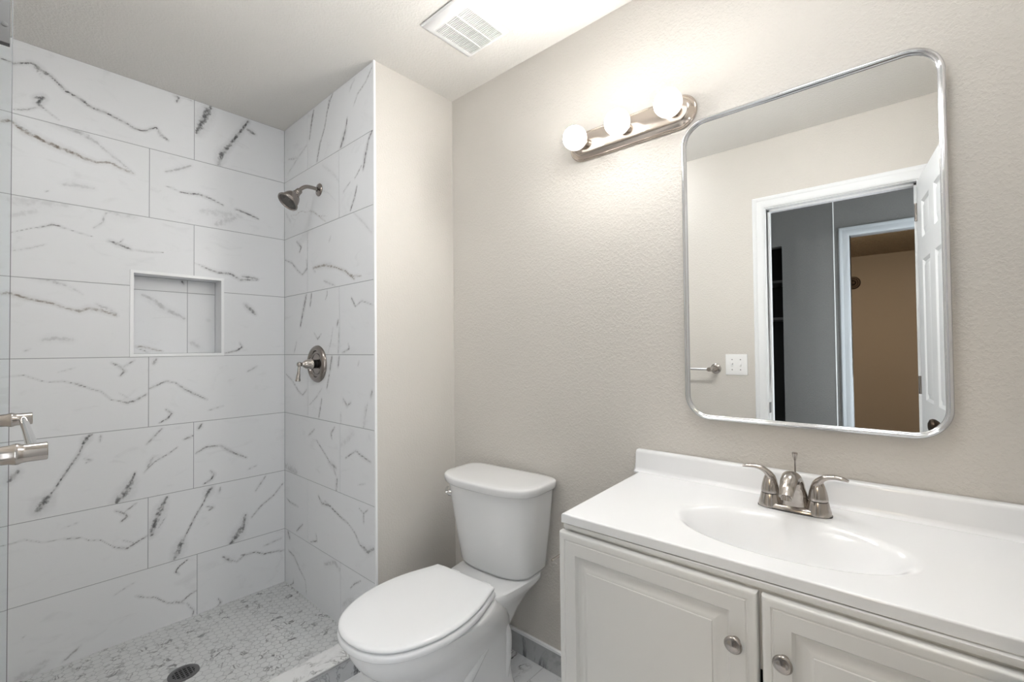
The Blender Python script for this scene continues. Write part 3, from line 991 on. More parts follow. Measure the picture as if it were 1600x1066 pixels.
rings(bm, [tankring(0.687, 0.207, 0.168, 0.397), tankring(0.690, 0.218, 0.156, 0.400), tankring(0.695, 0.2225, 0.151, 0.401), tankring(0.714, 0.2245, 0.148, 0.401), tankring(0.7185, 0.2232, 0.1495, 0.4005), tankring(0.7212, 0.2195, 0.1535, 0.398), tankring(0.7225, 0.214, 0.159, 0.394), tankring(0.7235, 0.19, 0.185, 0.375), tankring(0.724, 0.10, 0.25, 0.33)])
obj('tank_lid', bm, MPORC, TOI, angle=60)
bm = bmn()
ln = Vector((-0.80, -0.60, 0)).normalized()
lo = Vector((1.104, 0.196, 0.646))
lathe(bm, [(0.0, -0.006), (0.0125, -0.006), (0.0125, 0.004), (0.011, 0.008), (0.0065, 0.010), (0.006, 0.016), (0, 0.0165)], lo, ln, 24)
tube(bm, smooth_path([lo + ln * 0.013, lo + ln * 0.018 + Vector((-0.006, 0.01, 0.001)), lo + ln * 0.020 + Vector((-0.022, 0.028, 0.004)), lo + ln * 0.018 + Vector((-0.036, 0.045, 0.006))], 6), [(0.005, 0.005), (0.005, 0.0045), (0.0055, 0.004), (0.0045, 0.003)], 14)
obj('flush_lever', bm, MCHROME, TOI)

# ------------------------------------------------------------------ vanity
CT = 0.808               # counter top
VFL, VFR = -0.082, -0.066    # counter front edge, left and right
VX0f, VX0b, VX1 = 1.846, 1.822, 2.768
VAN = thing('vanity_cabinet', 'white two-door vanity cabinet with raised panel doors under the sink top', 'vanity cabinet', (2.29, 0.17, F))
def yfront(x, d=0.0): return VFL + (VFR - VFL) * (x - VX0f) / (VX1 - VX0f) + d
bm = bmn()
cx0, cx1 = 1.846, 2.742
yb0 = -0.068
T_ = 0.016
zt_ = CT - 0.022
for d in ((cx0, cx0 + T_, yb0, V - 0.002, F, zt_), (cx1 - T_, cx1, yb0, V - 0.002, F, zt_), (cx0, cx1, V - 0.012, V - 0.002, F, zt_), (cx0, cx1, yb0 + 0.05, V - 0.012, F + 0.09, F + 0.105),
          (cx0 + T_, cx1 - T_, yb0, yb0 + 0.018, 0.62, zt_), (cx0 + T_, cx1 - T_, yb0 + 0.055, yb0 + 0.07, F, F + 0.09),
          (cx0 + T_, cx1 - T_, yb0 + 0.02, V - 0.012, F + 0.105, F + 0.108)):
    box(bm, *d, bev=0.0008)
obj('carcass', bm, MCAB, VAN)
bm = bmn(); box(bm, cx0 + 0.004, cx1 - 0.004, -0.0785, yb0 + 0.004, CT - 0.0345, CT - 0.0235, 0.001)
obj('top_rail', bm, MCAB, VAN)
# black sheet painted in for the shade seen between the doors
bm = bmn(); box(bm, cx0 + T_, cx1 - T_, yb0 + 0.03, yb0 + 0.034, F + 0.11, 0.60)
obj('painted_gap_shade', bm, MBLACK, VAN)
def door(x0, x1, kx):
    z0, z1 = F + 0.075, 0.7665
    yf0 = -0.090
    d = obj_door(x0, x1, z0, z1, yf0)
    bm = bmn()
    ko = (kx, yf0, 0.668)
    lathe(bm, [(0.008, 0.0), (0.008, 0.002), (0.0055, 0.005), (0.0055, 0.011), (0.012, 0.014), (0.0155, 0.0165), (0.0158, 0.0185), (0.0135, 0.021), (0.0125, 0.0216), (0.0115, 0.0212), (0.008, 0.0228), (0.0, 0.0235)], ko, (0, -1, 0), 36)
    obj('knob', bm, MNICK, d, angle=60)
def obj_door(x0, x1, z0, z1, yf):
    bm = bmn()
    w_, h_ = x1 - x0, z1 - z0
    th = 0.019
    prof = [(0.0, -th), (0.0, -0.006), (0.0012, -0.003), (0.0035, -0.001), (0.0075, 0.0), (0.0150, 0.0), (0.0162, -0.0014), (0.0185, -0.0016), (0.020, -0.0002), (0.022, 0.0), (0.047, 0.0), (0.048, -0.0018), (0.052, -0.0070), (0.057, -0.0088), (0.062, -0.0084), (0.072, -0.0045), (0.0765, -0.0022), (0.0785, -0.0020), (0.0795, -0.0002), (0.082, 0.0002)]
    nested(bm, (x0, yf, z0), (1, 0, 0), (0, 0, 1), (0, -1, 0), w_, h_, prof)
    box(bm, x0 + 0.0005, x1 - 0.0005, yf + th - 0.001, yf + th, z0 + 0.0005, z1 - 0.0005)
    return obj('cabinet_door', bm, MCAB, VAN, angle=28)
door(1.8425, 2.2805, 2.2445)
door(2.2875, 2.7255, 2.3235)

SNK = thing('bathroom_sink', 'glossy white one-piece sink top with oval basin and backsplash on the vanity', 'sink', (2.29, 0.17, CT - 0.022))
# deck with basin: grid warped to the outline
bm = bmn()
BX, BY, BA, BB = 2.282, 0.122, 0.205, 0.120
def outline(u, v_):
    xf = VX0f + (VX1 - VX0f) * u; xb = VX0b + (VX1 - VX0b) * u
    x = xf + (xb - xf) * v_
    yf_ = yfront(xf)
    return x, yf_ + (V - 0.002 - yf_) * v_
def basin(x, y):
    r = math.hypot((x - BX) / BA, (y - BY) / BB)
    if r >= 1.12: return 0.0
    t = max(0.0, 1 - r / 1.12)
    s = min(1, t / 0.55); s = s * s * (3 - 2 * s)
    t2 = t * t * (3 - 2 * t)
    return -(0.107 * s + 0.008 * t2)
ER = 0.0035
def edge_round(d):
    return 0.0 if d >= ER else -(ER - math.sqrt(max(0, ER * ER - (ER - d) ** 2)))
fine = [ER * (1 - math.cos(R(90) * k / 5)) for k in range(6)]        # rounded nose
dv = V - 0.002 - VFL; du = VX1 - VX0f
Vs = [f_ / dv for f_ in fine] + [ER / dv + (1 - ER / dv) * k / 110 for k in range(1, 111)]
Us = [f_ / du for f_ in fine] + [ER / du + (1 - ER / du) * k / 200 for k in range(1, 201)]
nu, nv = len(Us) - 1, len(Vs) - 1
g = [[None] * (nv + 1) for _ in range(nu + 1)]
for i in range(nu + 1):
    for j in range(nv + 1):
        x, y = outline(Us[i], Vs[j])
        z = CT + basin(x, y) + edge_round(Vs[j] * dv) + edge_round(Us[i] * du)
        g[i][j] = bm.verts.new((x, y, max(z, CT + basin(x, y) - ER)))
for i in range(nu):
    for j in range(nv):
        bm.faces.new((g[i][j], g[i + 1][j], g[i + 1][j + 1], g[i][j + 1]))
# skirt
zb_ = CT - 0.0215
loop = [g[i][0] for i in range(nu + 1)] + [g[nu][j] for j in range(1, nv + 1)] + [g[i][nv] for i in range(nu - 1, -1, -1)] + [g[0][j] for j in range(nv - 1, 0, -1)]
low = [bm.verts.new((v.co.x, v.co.y, zb_)) for v in loop]
for k in range(len(loop)):
    k2 = (k + 1) % len(loop)
    bm.faces.new((loop[k], loop[k2], low[k2], low[k]))
obj('basin_deck', bm, MTOP, SNK, angle=75)
# backsplash with a coved foot
bm = bmn()
pr = [(V - 0.002, CT - 0.004), (V - 0.036, CT - 0.004), (V - 0.036, CT + 0.0005), (V - 0.030, CT + 0.002), (V - 0.025, CT + 0.006), (V - 0.0225, CT + 0.013), (V - 0.021, CT + 0.060), (V - 0.019, CT + 0.066), (V - 0.015, CT + 0.069), (V - 0.002, CT + 0.070)]
rr = []
for x in (1.8065, 1.809, 1.8125, 2.4, VX1):
    k = {1.8065: 0.004, 1.809: 0.0012}.get(x, 0)
    rr.append([Vector((x, min(p[0] + k, V - 0.002), p[1] - (k if p[1] > CT + 0.03 else 0))) for p in pr])
rings(bm, rr)
obj('backsplash', bm, MTOP, SNK, angle=40)
bm = bmn()
lathe(bm, [(0.0, 0.001), (0.021, 0.001), (0.0225, 0.003), (0.019, 0.0045), (0.017, 0.002), (0.014, 0.004), (0.0, 0.006)], (BX, BY, CT + basin(BX, BY)), (0, 0, 1), 32)
obj('drain', bm, MNICK, SNK)

# ------------------------------------------------------------------ faucet
FX, FYY = 2.274, 0.305
FAU = thing('faucet', 'brushed nickel two-handle faucet on the back of the white sink top', 'faucet', (FX, FYY, CT))
bm = bmn()
def oval(cx, cy, z, a, b, n=64, p=2.6):
    return [Vector((cx + a * math.copysign(abs(math.cos(t)) ** (2 / p), math.cos(t)), cy + b * math.copysign(abs(math.sin(t)) ** (2 / p), math.sin(t)), z)) for t in (2 * math.pi * i / n for i in range(n))]
rings(bm, [oval(FX, FYY, CT, 0.0795, 0.0285), oval(FX, FYY, CT + 0.003, 0.0795, 0.0285)], mi=1)
rings(bm, [oval(FX, FYY, CT + 0.0025, 0.0785, 0.0275), oval(FX, FYY, CT + 0.008, 0.0765, 0.0265), oval(FX, FYY, CT + 0.012, 0.073, 0.0235), oval(FX, FYY, CT + 0.0135, 0.06, 0.018)])
for sg in (-1, 1):
    lathe(bm, [(0.0275, 0.002), (0.0265, 0.010), (0.0235, 0.022), (0.0215, 0.031), (0.0205, 0.0335), (0.0, 0.034)], (FX + sg * 0.051, FYY, CT), (0, 0, 1), 40)
obj('base', bm, [MNICK, MRUB], FAU, angle=50)
# spout: broad hump leaning forward with an aerator
bm = bmn()
pth = smooth_path([(FX, FYY + 0.006, CT + 0.006), (FX, FYY + 0.004, CT + 0.035), (FX, FYY - 0.002, CT + 0.063), (FX, FYY - 0.018, CT + 0.083), (FX, FYY - 0.045, CT + 0.085), (FX, FYY - 0.074, CT + 0.072), (FX, FYY - 0.094, CT + 0.055)], 8)
tube(bm, pth, [(0.036, 0.024), (0.030, 0.022), (0.0245, 0.019), (0.021, 0.0165), (0.0185, 0.0135), (0.0165, 0.0115), (0.0145, 0.0095)], 32, upv=(0, -1, 0.6))
lathe(bm, [(0.0105, 0), (0.0105, 0.012), (0.008, 0.012), (0.0, 0.010)], (FX, FYY - 0.088, CT + 0.058), (0, -0.25, -1), 24)
obj('spout', bm, MNICK, FAU, angle=60)
for sg in (-1, 1):
    hx = FX + sg * 0.051
    bm = bmn()
    lathe(bm, [(0.0205, 0.0355), (0.0208, 0.038), (0.0205, 0.042), (0.0185, 0.055), (0.015, 0.068), (0.011, 0.078), (0.006, 0.083), (0.0, 0.085)], (hx, FYY, CT), (0, 0, 1), 36)
    pth = smooth_path([(hx - sg * 0.004, FYY, CT + 0.055), (hx - sg * 0.001, FYY - 0.001, CT + 0.074), (hx + sg * 0.012, FYY - 0.004, CT + 0.090), (hx + sg * 0.030, FYY - 0.007, CT + 0.0965), (hx + sg * 0.047, FYY - 0.010, CT + 0.0965), (hx + sg * 0.061, FYY - 0.012, CT + 0.094)], 8)
    tube(bm, pth, [(0.013, 0.012), (0.0125, 0.010), (0.0105, 0.007), (0.0092, 0.0055), (0.0090, 0.0048), (0.0065, 0.0028)], 22)
    obj('handle', bm, MNICK, FAU, angle=60)
    # temperature dot
bm = bmn()
lathe(bm, [(0.0024, 0.02), (0.0024, 0.125), (0.0036, 0.127), (0.0060, 0.140), (0.0064, 0.143), (0.0058, 0.1455), (0.0, 0.146)], (FX, FYY + 0.026, CT - 0.008), (0, 0, 1), 24)
obj('lift_rod', bm, MNICK, FAU, angle=40)

# ------------------------------------------------------------------ mirror
MX0, MX1, MZ0, MZ1 = 1.9755, 2.5695, 0.997, 1.905
MIR = thing('wall_mirror', 'tall rounded rectangular mirror in a thin silver metal frame above the vanity', 'mirror', ((MX0 + MX1) / 2, V, (MZ0 + MZ1) / 2))
def rrect(ins, y, rad=0.072, n=14):
    r = max(rad - ins, 0.002)
    out = []
    for cx_, cz_, a0 in ((MX1 - ins - r, MZ1 - ins - r, 0), (MX0 + ins + r, MZ1 - ins - r, 90), (MX0 + ins + r, MZ0 + ins + r, 180), (MX1 - ins - r, MZ0 + ins + r, 270)):
        for k in range(n + 1):
            a = R(a0 + 90 * k / n)
            out.append(Vector((cx_ + r * math.cos(a), y, cz_ + r * math.sin(a))))
    return out
bm = bmn()
pr = [(0.0, 0.0015), (0.0, 0.018), (0.001, 0.0225), (0.0035, 0.0255), (0.0065, 0.0258), (0.0085, 0.0235), (0.0095, 0.0215), (0.0115, 0.0210), (0.0130, 0.0205), (0.0140, 0.0185), (0.0145, 0.015), (0.0145, 0.0015)]
rr = [rrect(i_, V - d) for i_, d in pr]
rings(bm, rr + [rr[0]], cap0=False, cap1=False)
obj('frame', bm, MSILVER, MIR, angle=50)
bm = bmn()
a_ = rrect(0.0142, V - 0.0155); b_ = rrect(0.0142, V - 0.006)
f_ = bm.faces.new([bm.verts.new(p) for p in a_])
va = list(f_.verts)
vb_ = [bm.verts.new(p) for p in b_]
bm.faces.new(list(reversed(vb_)))
for k in range(len(va)):
    bm.faces.new((va[k], vb_[k], vb_[(k + 1) % len(va)], va[(k + 1) % len(va)]))
obj('mirror_glass', bm, MMIRROR, MIR, smooth=False)

# ------------------------------------------------------------------ vanity light
LX, LZ = 1.789, 1.954
VL = thing('vanity_light', 'lit three-globe nickel vanity light bar on the wall left of the mirror', 'wall light', (LX, V, LZ))
def race(hl, r, y, n=20):
    out = []
    for sg, a0 in ((1, -90), (-1, 90)):
        for k in range(n + 1):
            a = R(a0 + 180 * k / n)
            out.append(Vector((LX + sg * (hl - r) + r * math.cos(a), y, LZ + r * math.sin(a))))
    return out
bm = bmn()
HLn = 0.232
pr = [(0.0, 0.0012), (0.0, 0.006), (0.002, 0.009), (0.0045, 0.010), (0.006, 0.0095), (0.009, 0.013), (0.014, 0.021), (0.0175, 0.024), (0.0205, 0.0255), (0.024, 0.0265)]
rings(bm, [race(HLn - i_, 0.053 - i_, V - d) for i_, d in pr], cap0=False)
obj('backplate', bm, MBAR, VL, angle=40)
def bulb_mat():
    # frosted globe: emission weighted forward so the wall behind isn't burnt out
    m, nt, b, o = mat('lit_globe_bulb')
    b.inputs['Base Color'].default_value = (0.9, 0.9, 0.88, 1)
    b.inputs['Emission Color'].default_value = c4(BULB_C)
    b.inputs['Roughness'].default_value = 0.3
    g_ = N(nt, 'NewGeometry')
    xyz = N(nt, 'SeparateXYZ', {0: g_.outputs['Normal']})
    st = ramp(nt, math_(nt, 'MULTIPLY', xyz.outputs[1], -1.0), 0.15, 0.85, BULB_BACK, BULB_W)
    nt.links.new(st, b.inputs['Emission Strength'])
    return m
MBULB = bulb_mat()
BULBS = [(1.628, 0.333), (1.7925, 0.333), (1.9625, 0.333)]
for bx, by in BULBS:
    bm = bmn()
    lathe(bm, [(0.021, 0.0), (0.021, 0.014), (0.0185, 0.0165), (0.0165, 0.016)], (bx, V - 0.026, LZ - 0.001), (0, -1, 0), 32)
    obj('socket', bm, MBAR, VL)
    bm = bmn()
    L_ = V - 0.026 - by
    rB = 0.0415
    prof = [(0.0145, 0.012), (0.0150, L_ - 0.038)]
    for k in range(3, 25):
        a = math.pi * k / 24
        prof.append((rB * math.sin(a), L_ - rB * math.cos(a)))
    lathe(bm, prof, (bx, V - 0.026, LZ - 0.001), (0, -1, 0), 40)
    obj('globe_bulb', bm, MBULB, VL)

# ------------------------------------------------------------------ exhaust fan
FX0, FX1, FY0, FY1 = 1.186, 1.405, 0.003, 0.242
FAN = thing('exhaust_fan', 'square white exhaust fan grille in the ceiling above the toilet', 'ceiling vent', ((FX0 + FX1) / 2, (FY0 + FY1) / 2, H))
bm = bmn()
# frame: shallow pan with a rectangular grille opening
gx0, gx1, gy0, gy1 = FX0 + 0.030, FX1 - 0.018, FY0 + 0.042, FY1 - 0.018
zF = H - 0.016
def rect(x0, x1, y0, y1, z): return [Vector((x0, y0, z)), Vector((x1, y0, z)), Vector((x1, y1, z)), Vector((x0, y1, z))]
rings(bm, [rect(FX0, FX1, FY0, FY1, H - 0.002), rect(FX0, FX1, FY0, FY1, H - 0.006), rect(FX0 + 0.004, FX1 - 0.003, FY0 + 0.004, FY1 - 0.003, H - 0.010), rect(FX0 + 0.020, FX1 - 0.010, FY0 + 0.024, FY1 - 0.010, zF), rect(gx0, gx1, gy0, gy1, zF), rect(gx0, gx1, gy0, gy1, H - 0.004)], cap0=False, cap1=False)
obj('frame', bm, MWHITE, FAN)
bm = bmn(); box(bm, gx0 - 0.002, gx1 + 0.002, gy0 - 0.002, gy1 + 0.002, H - 0.005, H - 0.002)
obj('dark_backing', bm, simple('vent_dark', (0.12, 0.12, 0.14), 0.8), FAN, smooth=False)
ns = 25
px_ = (gy1 - gy0) / ns
for k in range(ns):
    yc = gy0 + (k + 0.5) * px_
    bm = bmn(); box(bm, gx0, gx1, yc - px_ * 0.24, yc + px_ * 0.24, zF + 0.0005, zF + 0.006)
    obj('slat', bm, MWHITE, FAN, smooth=False)
for t in (0.335, 0.665):
    xr = gx0 + (gx1 - gx0) * t
    bm = bmn(); box(bm, xr - 0.0022, xr + 0.0022, gy0, gy1, zF - 0.0004, zF + 0.006)
    obj('rib', bm, MWHITE, FAN, smooth=False)

# ------------------------------------------------------------------ shower fittings
SH = thing('shower_sprayer', 'dark nickel bell-shaped shower head on a short bent arm in the shower', 'shower head', (0.40, 0.0, 1.981))
bm = bmn()
lathe(bm, [(0.0, 0.0), (0.030, 0.0), (0.0305, 0.003), (0.027, 0.007), (0.016, 0.010), (0.011, 0.012), (0.011, 0.008)], (0.402, -0.0002, 1.981), (0, -1, 0), 36)
obj('flange', bm, MNICKD, SH)
bm = bmn()
ap = smooth_path([(0.402, 0.0, 1.981), (0.402, -0.035, 1.983), (0.402, -0.062, 1.980), (0.402, -0.084, 1.966), (0.402, -0.102, 1.944)], 10)
tube(bm, ap, 0.0085, 18)
obj('arm', bm, MNICKD, SH)
hd = Vector((0.0, -0.55, -0.83)).normalized()
hd = Vector((0.06, -0.64, -0.77)).normalized()
ho = Vector((0.402, -0.096, 1.951))
bm = bmn()
lathe(bm, [(0.0085, -0.006), (0.0135, -0.004), (0.0145, 0.002), (0.0145, 0.012), (0.0125, 0.016), (0.0165, 0.018), (0.0175, 0.022), (0.0165, 0.026), (0.020, 0.029), (0.0275, 0.036), (0.0335, 0.047), (0.0375, 0.060), (0.0395, 0.072), (0.0385, 0.0745), (0.042, 0.0765), (0.047, 0.079), (0.048, 0.082), (0.0465, 0.0855), (0.043, 0.0865), (0.040, 0.084), (0.0385, 0.081)], ho, hd, 48)
obj('head', bm, MNICKD, SH, angle=40)
bm = bmn()
lathe(bm, [(0.0, 0.0825), (0.012, 0.083), (0.013, 0.0815), (0.026, 0.0825), (0.027, 0.081), (0.0385, 0.082), (0.0385, 0.078), (0.0, 0.078)], ho, hd, 40)
ax_, uu_, vv_ = frame_axes(hd)
for rr_, cnt in ((0.008, 6), (0.0185, 14), (0.0235, 18), (0.0325, 24)):
    for k in range(cnt):
        a = 2 * math.pi * k / cnt
        c = ho + ax_ * 0.0815 + (uu_ * math.cos(a) + vv_ * math.sin(a)) * rr_
        lathe(bm, [(0.0016, 0), (0.0014, 0.0028), (0.0, 0.003)], c, ax_, 8)
obj('spray_face', bm, simple('spray_face_dark', (0.14, 0.13, 0.12), 0.35, 0.8), SH, angle=40)

VX, VZ = 0.383, 1.152
SV = thing('shower_valve', 'round brushed nickel shower valve with lever handle on the tiled wall', 'shower valve', (VX, 0.0, VZ))
bm = bmn()
lathe(bm, [(0.0, 0.0), (0.087, 0.0), (0.0885, 0.003), (0.0880, 0.006), (0.0855, 0.011), (0.0815, 0.0155), (0.0765, 0.0185), (0.0715, 0.0195), (0.0670, 0.0185), (0.0635, 0.0155), (0.0615, 0.0110), (0.0600, 0.0075), (0.0570, 0.0060), (0.0500, 0.0060), (0.0485, 0.0085), (0.0460, 0.0095), (0.0380, 0.0095), (0.0, 0.0095)], (VX, -0.0002, VZ), (0, -1, 0), 64)
obj('escutcheon', bm, MNICKD, SV, angle=30)
bm = bmn()
lathe(bm, [(0.0205, 0.008), (0.0205, 0.030), (0.0, 0.030)], (VX, 0, VZ), (0, -1, 0), 36)
obj('stem', bm, simple('dark_sleeve', (0.04, 0.038, 0.036), 0.35, 0.8), SV)
bm = bmn()
lathe(bm, [(0.0, 0.028), (0.0235, 0.028), (0.0265, 0.030), (0.0265, 0.036), (0.0245, 0.038), (0.0235, 0.046), (0.0205, 0.058), (0.0145, 0.068), (0.0095, 0.074), (0.0085, 0.079), (0.0105, 0.082), (0.0125, 0.087), (0.0115, 0.093), (0.007, 0.0975), (0.0, 0.099)], (VX, 0, VZ), (0, -1, 0), 40)
p0 = Vector((VX, -0.088, VZ - 0.004)); p1 = Vector((VX, -0.096, VZ - 0.078))
tube(bm, smooth_path([p0, p0.lerp(p1, 0.35), p0.lerp(p1, 0.7), p0.lerp(p1, 0.95), p1], 6), [0.0055, 0.0058, 0.0085, 0.0115, 0.010], 20)
obj('lever', bm, MNICK, SV, angle=45)

DR = thing('floor_drain', 'round dark steel drain grate set in the hexagon shower floor', 'floor drain', (DRN.x, DRN.y, 0))
bm = bmn()
DRR = 0.050
lathe(bm, [(0.0345, -0.001), (0.036, 0.0025), (0.046, 0.0030), (DRR, 0.0015), (DRR, -0.001)], (DRN.x, DRN.y, 0), (0, 0, 1), 48)
obj('rim', bm, MDARKM, DR)
bm = bmn()
s_ = 0.0130; bw = 0.0036
for k in range(-3, 4):
    h_ = math.sqrt(max(0.0001, 0.0362 ** 2 - (k * s_ - 0) ** 2)) if abs(k * s_) < 0.036 else 0
    if h_ < 0.005: continue
    for a in (0, 1):
        for sg in (0,):
            if a == 0: box(bm, DRN.x - h_, DRN.x + h_, DRN.y + k * s_ - bw / 2, DRN.y + k * s_ + bw / 2, 0.0017, 0.0025)
            else: box(bm, DRN.x + k * s_ - bw / 2, DRN.x + k * s_ + bw / 2, DRN.y - h_, DRN.y + h_, 0.0017, 0.0025)
obj('grate', bm, MDARKM, DR, smooth=False)
bm = bmn(); lathe(bm, [(0, -0.0008), (0.036, -0.0008), (0.036, 0.0), (0, 0.0)], (DRN.x, DRN.y, 0), (0, 0, 1), 32)
obj('drain_hole', bm, MBLACK, DR)

# ------------------------------------------------------------------ glass panel at the left end of the shower
GP = thing('shower_glass_panel', 'narrow clear glass shower panel at the left end of the curb', 'glass panel', (0.824, -1.04, CZ))
bm = bmn(); box(bm, 0.820, 0.828, FY, -0.9855, CZ, H - 0.001)
obj('glass', bm, MGLASS, GP, smooth=False)
bm = bmn(); box(bm, 0.8195, 0.8285, -0.9855, -0.9842, CZ, H - 0.001)
obj('edge_seal', bm, simple('grey_edge_seal', (0.16, 0.165, 0.18), 0.5), GP, smooth=False)
bm = bmn()
box(bm, 0.812, 0.836, FY, -0.989, 1.985, 2.20, 0.002)
lathe(bm, [(0.0, 0), (0.006, 0), (0.006, 0.001), (0.004, 0.002), (0, 0.002)], (0.836, -0.998, 2.03), (1, 0, 0), 16)
obj('wall_clamp', bm, simple('grey_clamp_metal', (0.12, 0.12, 0.12), 0.6, 0.0, 0.3), GP)

# ------------------------------------------------------------------ towel bar on the door wall
TBX0, TBX1, TBZ = 1.135, 1.605, 1.081
YT = -0.9545
TB = thing('towel_bar', 'brushed nickel towel bar with ringed posts on the door wall', 'towel bar', ((TBX0 + TBX1) / 2, FY, TBZ))
for x in (TBX0, TBX1):
    bm = bmn()
    L_ = YT - FY
    lathe(bm, [(0.0, 0.0002), (0.031, 0.0002), (0.031, 0.004), (0.027, 0.008), (0.018, 0.013), (0.0140, 0.022), (0.0122, L_ - 0.070), (0.0118, L_ - 0.050), (0.0125, L_ - 0.036), (0.0138, L_ - 0.0315), (0.0142, L_ - 0.0295), (0.0140, L_ - 0.0275), (0.0125, L_ - 0.024), (0.0120, L_ - 0.020), (0.0120, L_ - 0.0008), (0.0113, L_), (0.0, L_)], (x, FY, TBZ), (0, 1, 0), 40)
    obj('post', bm, MNICK, TB, angle=30)
bm = bmn()
tube(bm, [Vector((TBX0, YT - 0.013, TBZ)), Vector((TBX1, YT - 0.013, TBZ))], 0.0065, 24)
obj('bar', bm, MCHROME, TB)

# ------------------------------------------------------------------ paper holder on the vanity side
PH = thing('paper_holder', 'slim nickel paper holder arm fixed to the left side of the vanity', 'paper holder', (1.842, 0.0, 0.672))
bm = bmn(); lathe(bm, [(0.0, 0), (0.018, 0), (0.018, 0.004), (0.012, 0.008), (0.0, 0.008)], (1.8455, 0.03, 0.674), (-1, 0, 0), 28)
obj('rosette', bm, MNICK, PH)
bm = bmn()
tube(bm, smooth_path([(1.842, 0.03, 0.674), (1.815, 0.03, 0.674), (1.804, 0.022, 0.674), (1.802, 0.005, 0.674), (1.802, -0.064, 0.674)], 8), 0.0032, 14)
obj('arm', bm, MNICK, PH)

# ------------------------------------------------------------------ switch plate (seen in the mirror)
LSX, LSZ = 1.722, 1.107
LS = thing('light_switch', 'white double light switch plate on the wall beside the door casing', 'light switch', (LSX, FY, LSZ))
bm = bmn()
nested(bm, (LSX - 0.060, FY, LSZ - 0.062), (1, 0, 0), (0, 0, 1), (0, 1, 0), 0.120, 0.124, [(0, 0), (0, 0.004), (0.0015, 0.0062), (0.004, 0.007), (0.03, 0.0072)])
obj('plate', bm, MWHITE, LS, angle=25)
for sx_ in (-0.023, 0.023):
    bm = bmn()
    box(bm, LSX + sx_ - 0.0055, LSX + sx_ + 0.0055, FY + 0.006, FY + 0.0085, LSZ - 0.013, LSZ + 0.013, 0.0008)
    dz = 0.004 if sx_ < 0 else -0.004
    box(bm, LSX + sx_ - 0.004, LSX + sx_ + 0.004, FY + 0.007, FY + 0.017, LSZ + dz - 0.005, LSZ + dz + 0.005, 0.0015)
    obj('toggle', bm, MWHITE, LS)
    for z in (-0.030, 0.030):
        bm = bmn(); lathe(bm, [(0.0, 0), (0.0038, 0), (0.0038, 0.0012), (0.0, 0.0018)], (LSX + sx_, FY + 0.0068, LSZ + z), (0, 1, 0), 12)
        obj('screw', bm, simple('screw_grey', (0.35, 0.35, 0.35), 0.4, 0.6), LS)

# ------------------------------------------------------------------ bathroom door leaf (six panels), open into the room
HG = Vector((DX1 - 0.001, FY + 0.018, F + 0.012))
DL = thing('door_1', 'open white six-panel door seen at the right edge of the mirror', 'door', HG, R(83.0))
LW, LH, LT = 0.655, 2.005, 0.035
bm = bmn()
x0, y0d, z0d = HG.x, HG.y, HG.z
# built along +x from the hinge, faces at y0d (towards -y when closed) and y0d - LT
stile, mid = 0.105, 0.10
pw = (LW - 2 * stile - mid) / 2
cols = [(stile, stile + pw), (stile + pw + mid, LW - stile)]
rows = [(0.20, 0.80), (0.98, 1.62), (1.72, 1.89)]
xs = sorted({0, LW, *[c for p in cols for c in p]}); zs = sorted({0, LH, *[c for p in rows for c in p]})
for yv, nn in ((y0d, 1), (y0d - LT, -1)):
    for a0, a1 in zip(xs[:-1], xs[1:]):
        for b0, b1 in zip(zs[:-1], zs[1:]):
            o_ = Vector((x0 + a0, yv, z0d + b0))
            if (a0, a1) in cols and (b0, b1) in rows:
                nested(bm, o_, (1, 0, 0), (0, 0, 1), (0, nn, 0), a1 - a0, b1 - b0, [(0, 0), (0.004, -0.003), (0.011, -0.0085), (0.016, -0.0085), (0.034, -0.002), (0.037, -0.0015)])
            else:
                nested(bm, o_, (1, 0, 0), (0, 0, 1), (0, nn, 0), a1 - a0, b1 - b0, [(0, 0)])
for f4 in (((0, 0), (LW, 0)), ((LW, 0), (LW, LH)), ((LW, LH), (0, LH)), ((0, LH), (0, 0))):
    (ax0, az0), (ax1, az1) = f4
    bm.faces.new([bm.verts.new((x0 + ax0, y0d, z0d + az0)), bm.verts.new((x0 + ax1, y0d, z0d + az1)), bm.verts.new((x0 + ax1, y0d - LT, z0d + az1)), bm.verts.new((x0 + ax0, y0d - LT, z0d + az0))])
obj('leaf', bm, MTRIM, DL, angle=20)
for yv, nn in ((y0d, 1), (y0d - LT, -1)):
    bm = bmn()
    lathe(bm, [(0.0, 0), (0.032, 0), (0.032, 0.004), (0.024, 0.009), (0.011, 0.012), (0.010, 0.028), (0.018, 0.034), (0.026, 0.044), (0.0275, 0.052), (0.024, 0.060), (0.012, 0.0655), (0.0, 0.0665)], (x0 + LW - 0.062, yv, z0d + 0.93), (0, nn, 0), 32)
    obj('door_knob', bm, MBRONZE, DL)
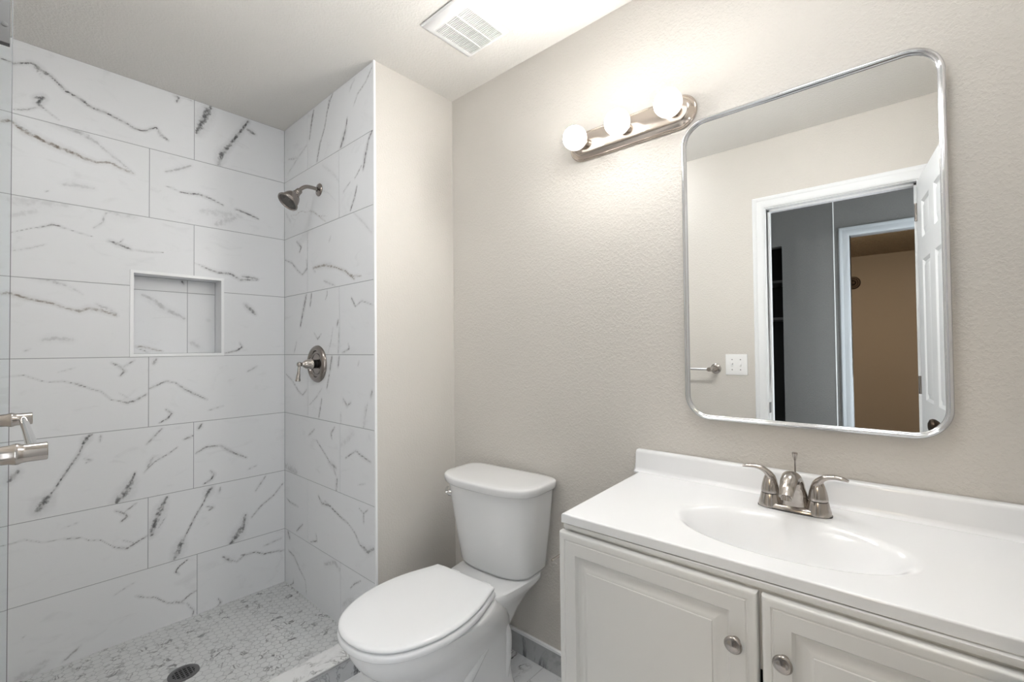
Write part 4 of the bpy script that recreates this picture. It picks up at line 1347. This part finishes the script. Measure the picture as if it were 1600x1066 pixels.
for z in (0.18, 1.0, 1.82):
    bm = bmn(); lathe(bm, [(0.0, 0), (0.006, 0), (0.006, 0.085), (0.0, 0.085)], (x0 - 0.002, y0d + 0.004, z0d + z), (0, 0, 1), 12)
    obj('hinge', bm, MNICKD, DL)

# ------------------------------------------------------------------ ornament in the room beyond, and the added fill lamps
bm = bmn()
OX, OZ = 1.935, 2.05
lathe(bm, [(0.0, 0.001), (0.082, 0.001), (0.085, 0.010), (0.076, 0.022), (0.06, 0.022), (0.054, 0.015), (0.036, 0.015), (0.03, 0.032), (0.016, 0.038), (0.0, 0.039)], (OX, -5.75, OZ), (0, 1, 0), 40)
tag(obj('wall_medallion', bm, MBRONZE, angle=30), 'round dark bronze ornament on the brown wall seen in the mirror', 'wall ornament')

def dome(name, label, c, r, col, stg):
    t = thing(name, label, 'ceiling light', c)
    bm = bmn(); lathe(bm, [(0.0, 0.0005), (r * 1.06, 0.0005), (r * 1.06, 0.018), (r, 0.022)], c, (0, 0, -1), 40)
    obj('base_ring', bm, MWHITE, t)
    bm = bmn()
    lathe(bm, [(r * 0.98 * math.cos(R(a)), 0.020 + r * 0.45 * math.sin(R(a))) for a in range(0, 91, 9)], c, (0, 0, -1), 40)
    obj('glass_dome', bm, glow(name + '_glow', col, stg), t)
    return t
dome('ceiling_fill_lamp', 'added round white dome fill lamp on the bathroom ceiling between the shower and the door', (1.15, -0.80, H), 0.16, CEIL_FILL_C, CEIL_FILL_W)  # added unseen dome, lifts the light in the shower
dome('vanity_fill_lamp', 'added round white dome fill lamp on the bathroom ceiling in front of the mirror', (2.30, -0.20, H), 0.16, CEIL_FILL_C, VAN_FILL_W)  # added unseen dome, brightens the counter and the mirror wall
dome('hall_fill_lamp', 'added round white dome fill lamp on the hallway ceiling outside the door', (1.45, -1.62, H), 0.12, (0.86, 0.93, 1.0), HALL_FILL_W)  # added unseen dome, faint fill for the hallway
dome('bedroom_fill_lamp', 'added round warm dome fill lamp on the ceiling of the brown room', (2.3, -3.7, H), 0.15, (1.0, 0.80, 0.56), FAR_FILL_W)  # added unseen dome, warm fill for the room beyond
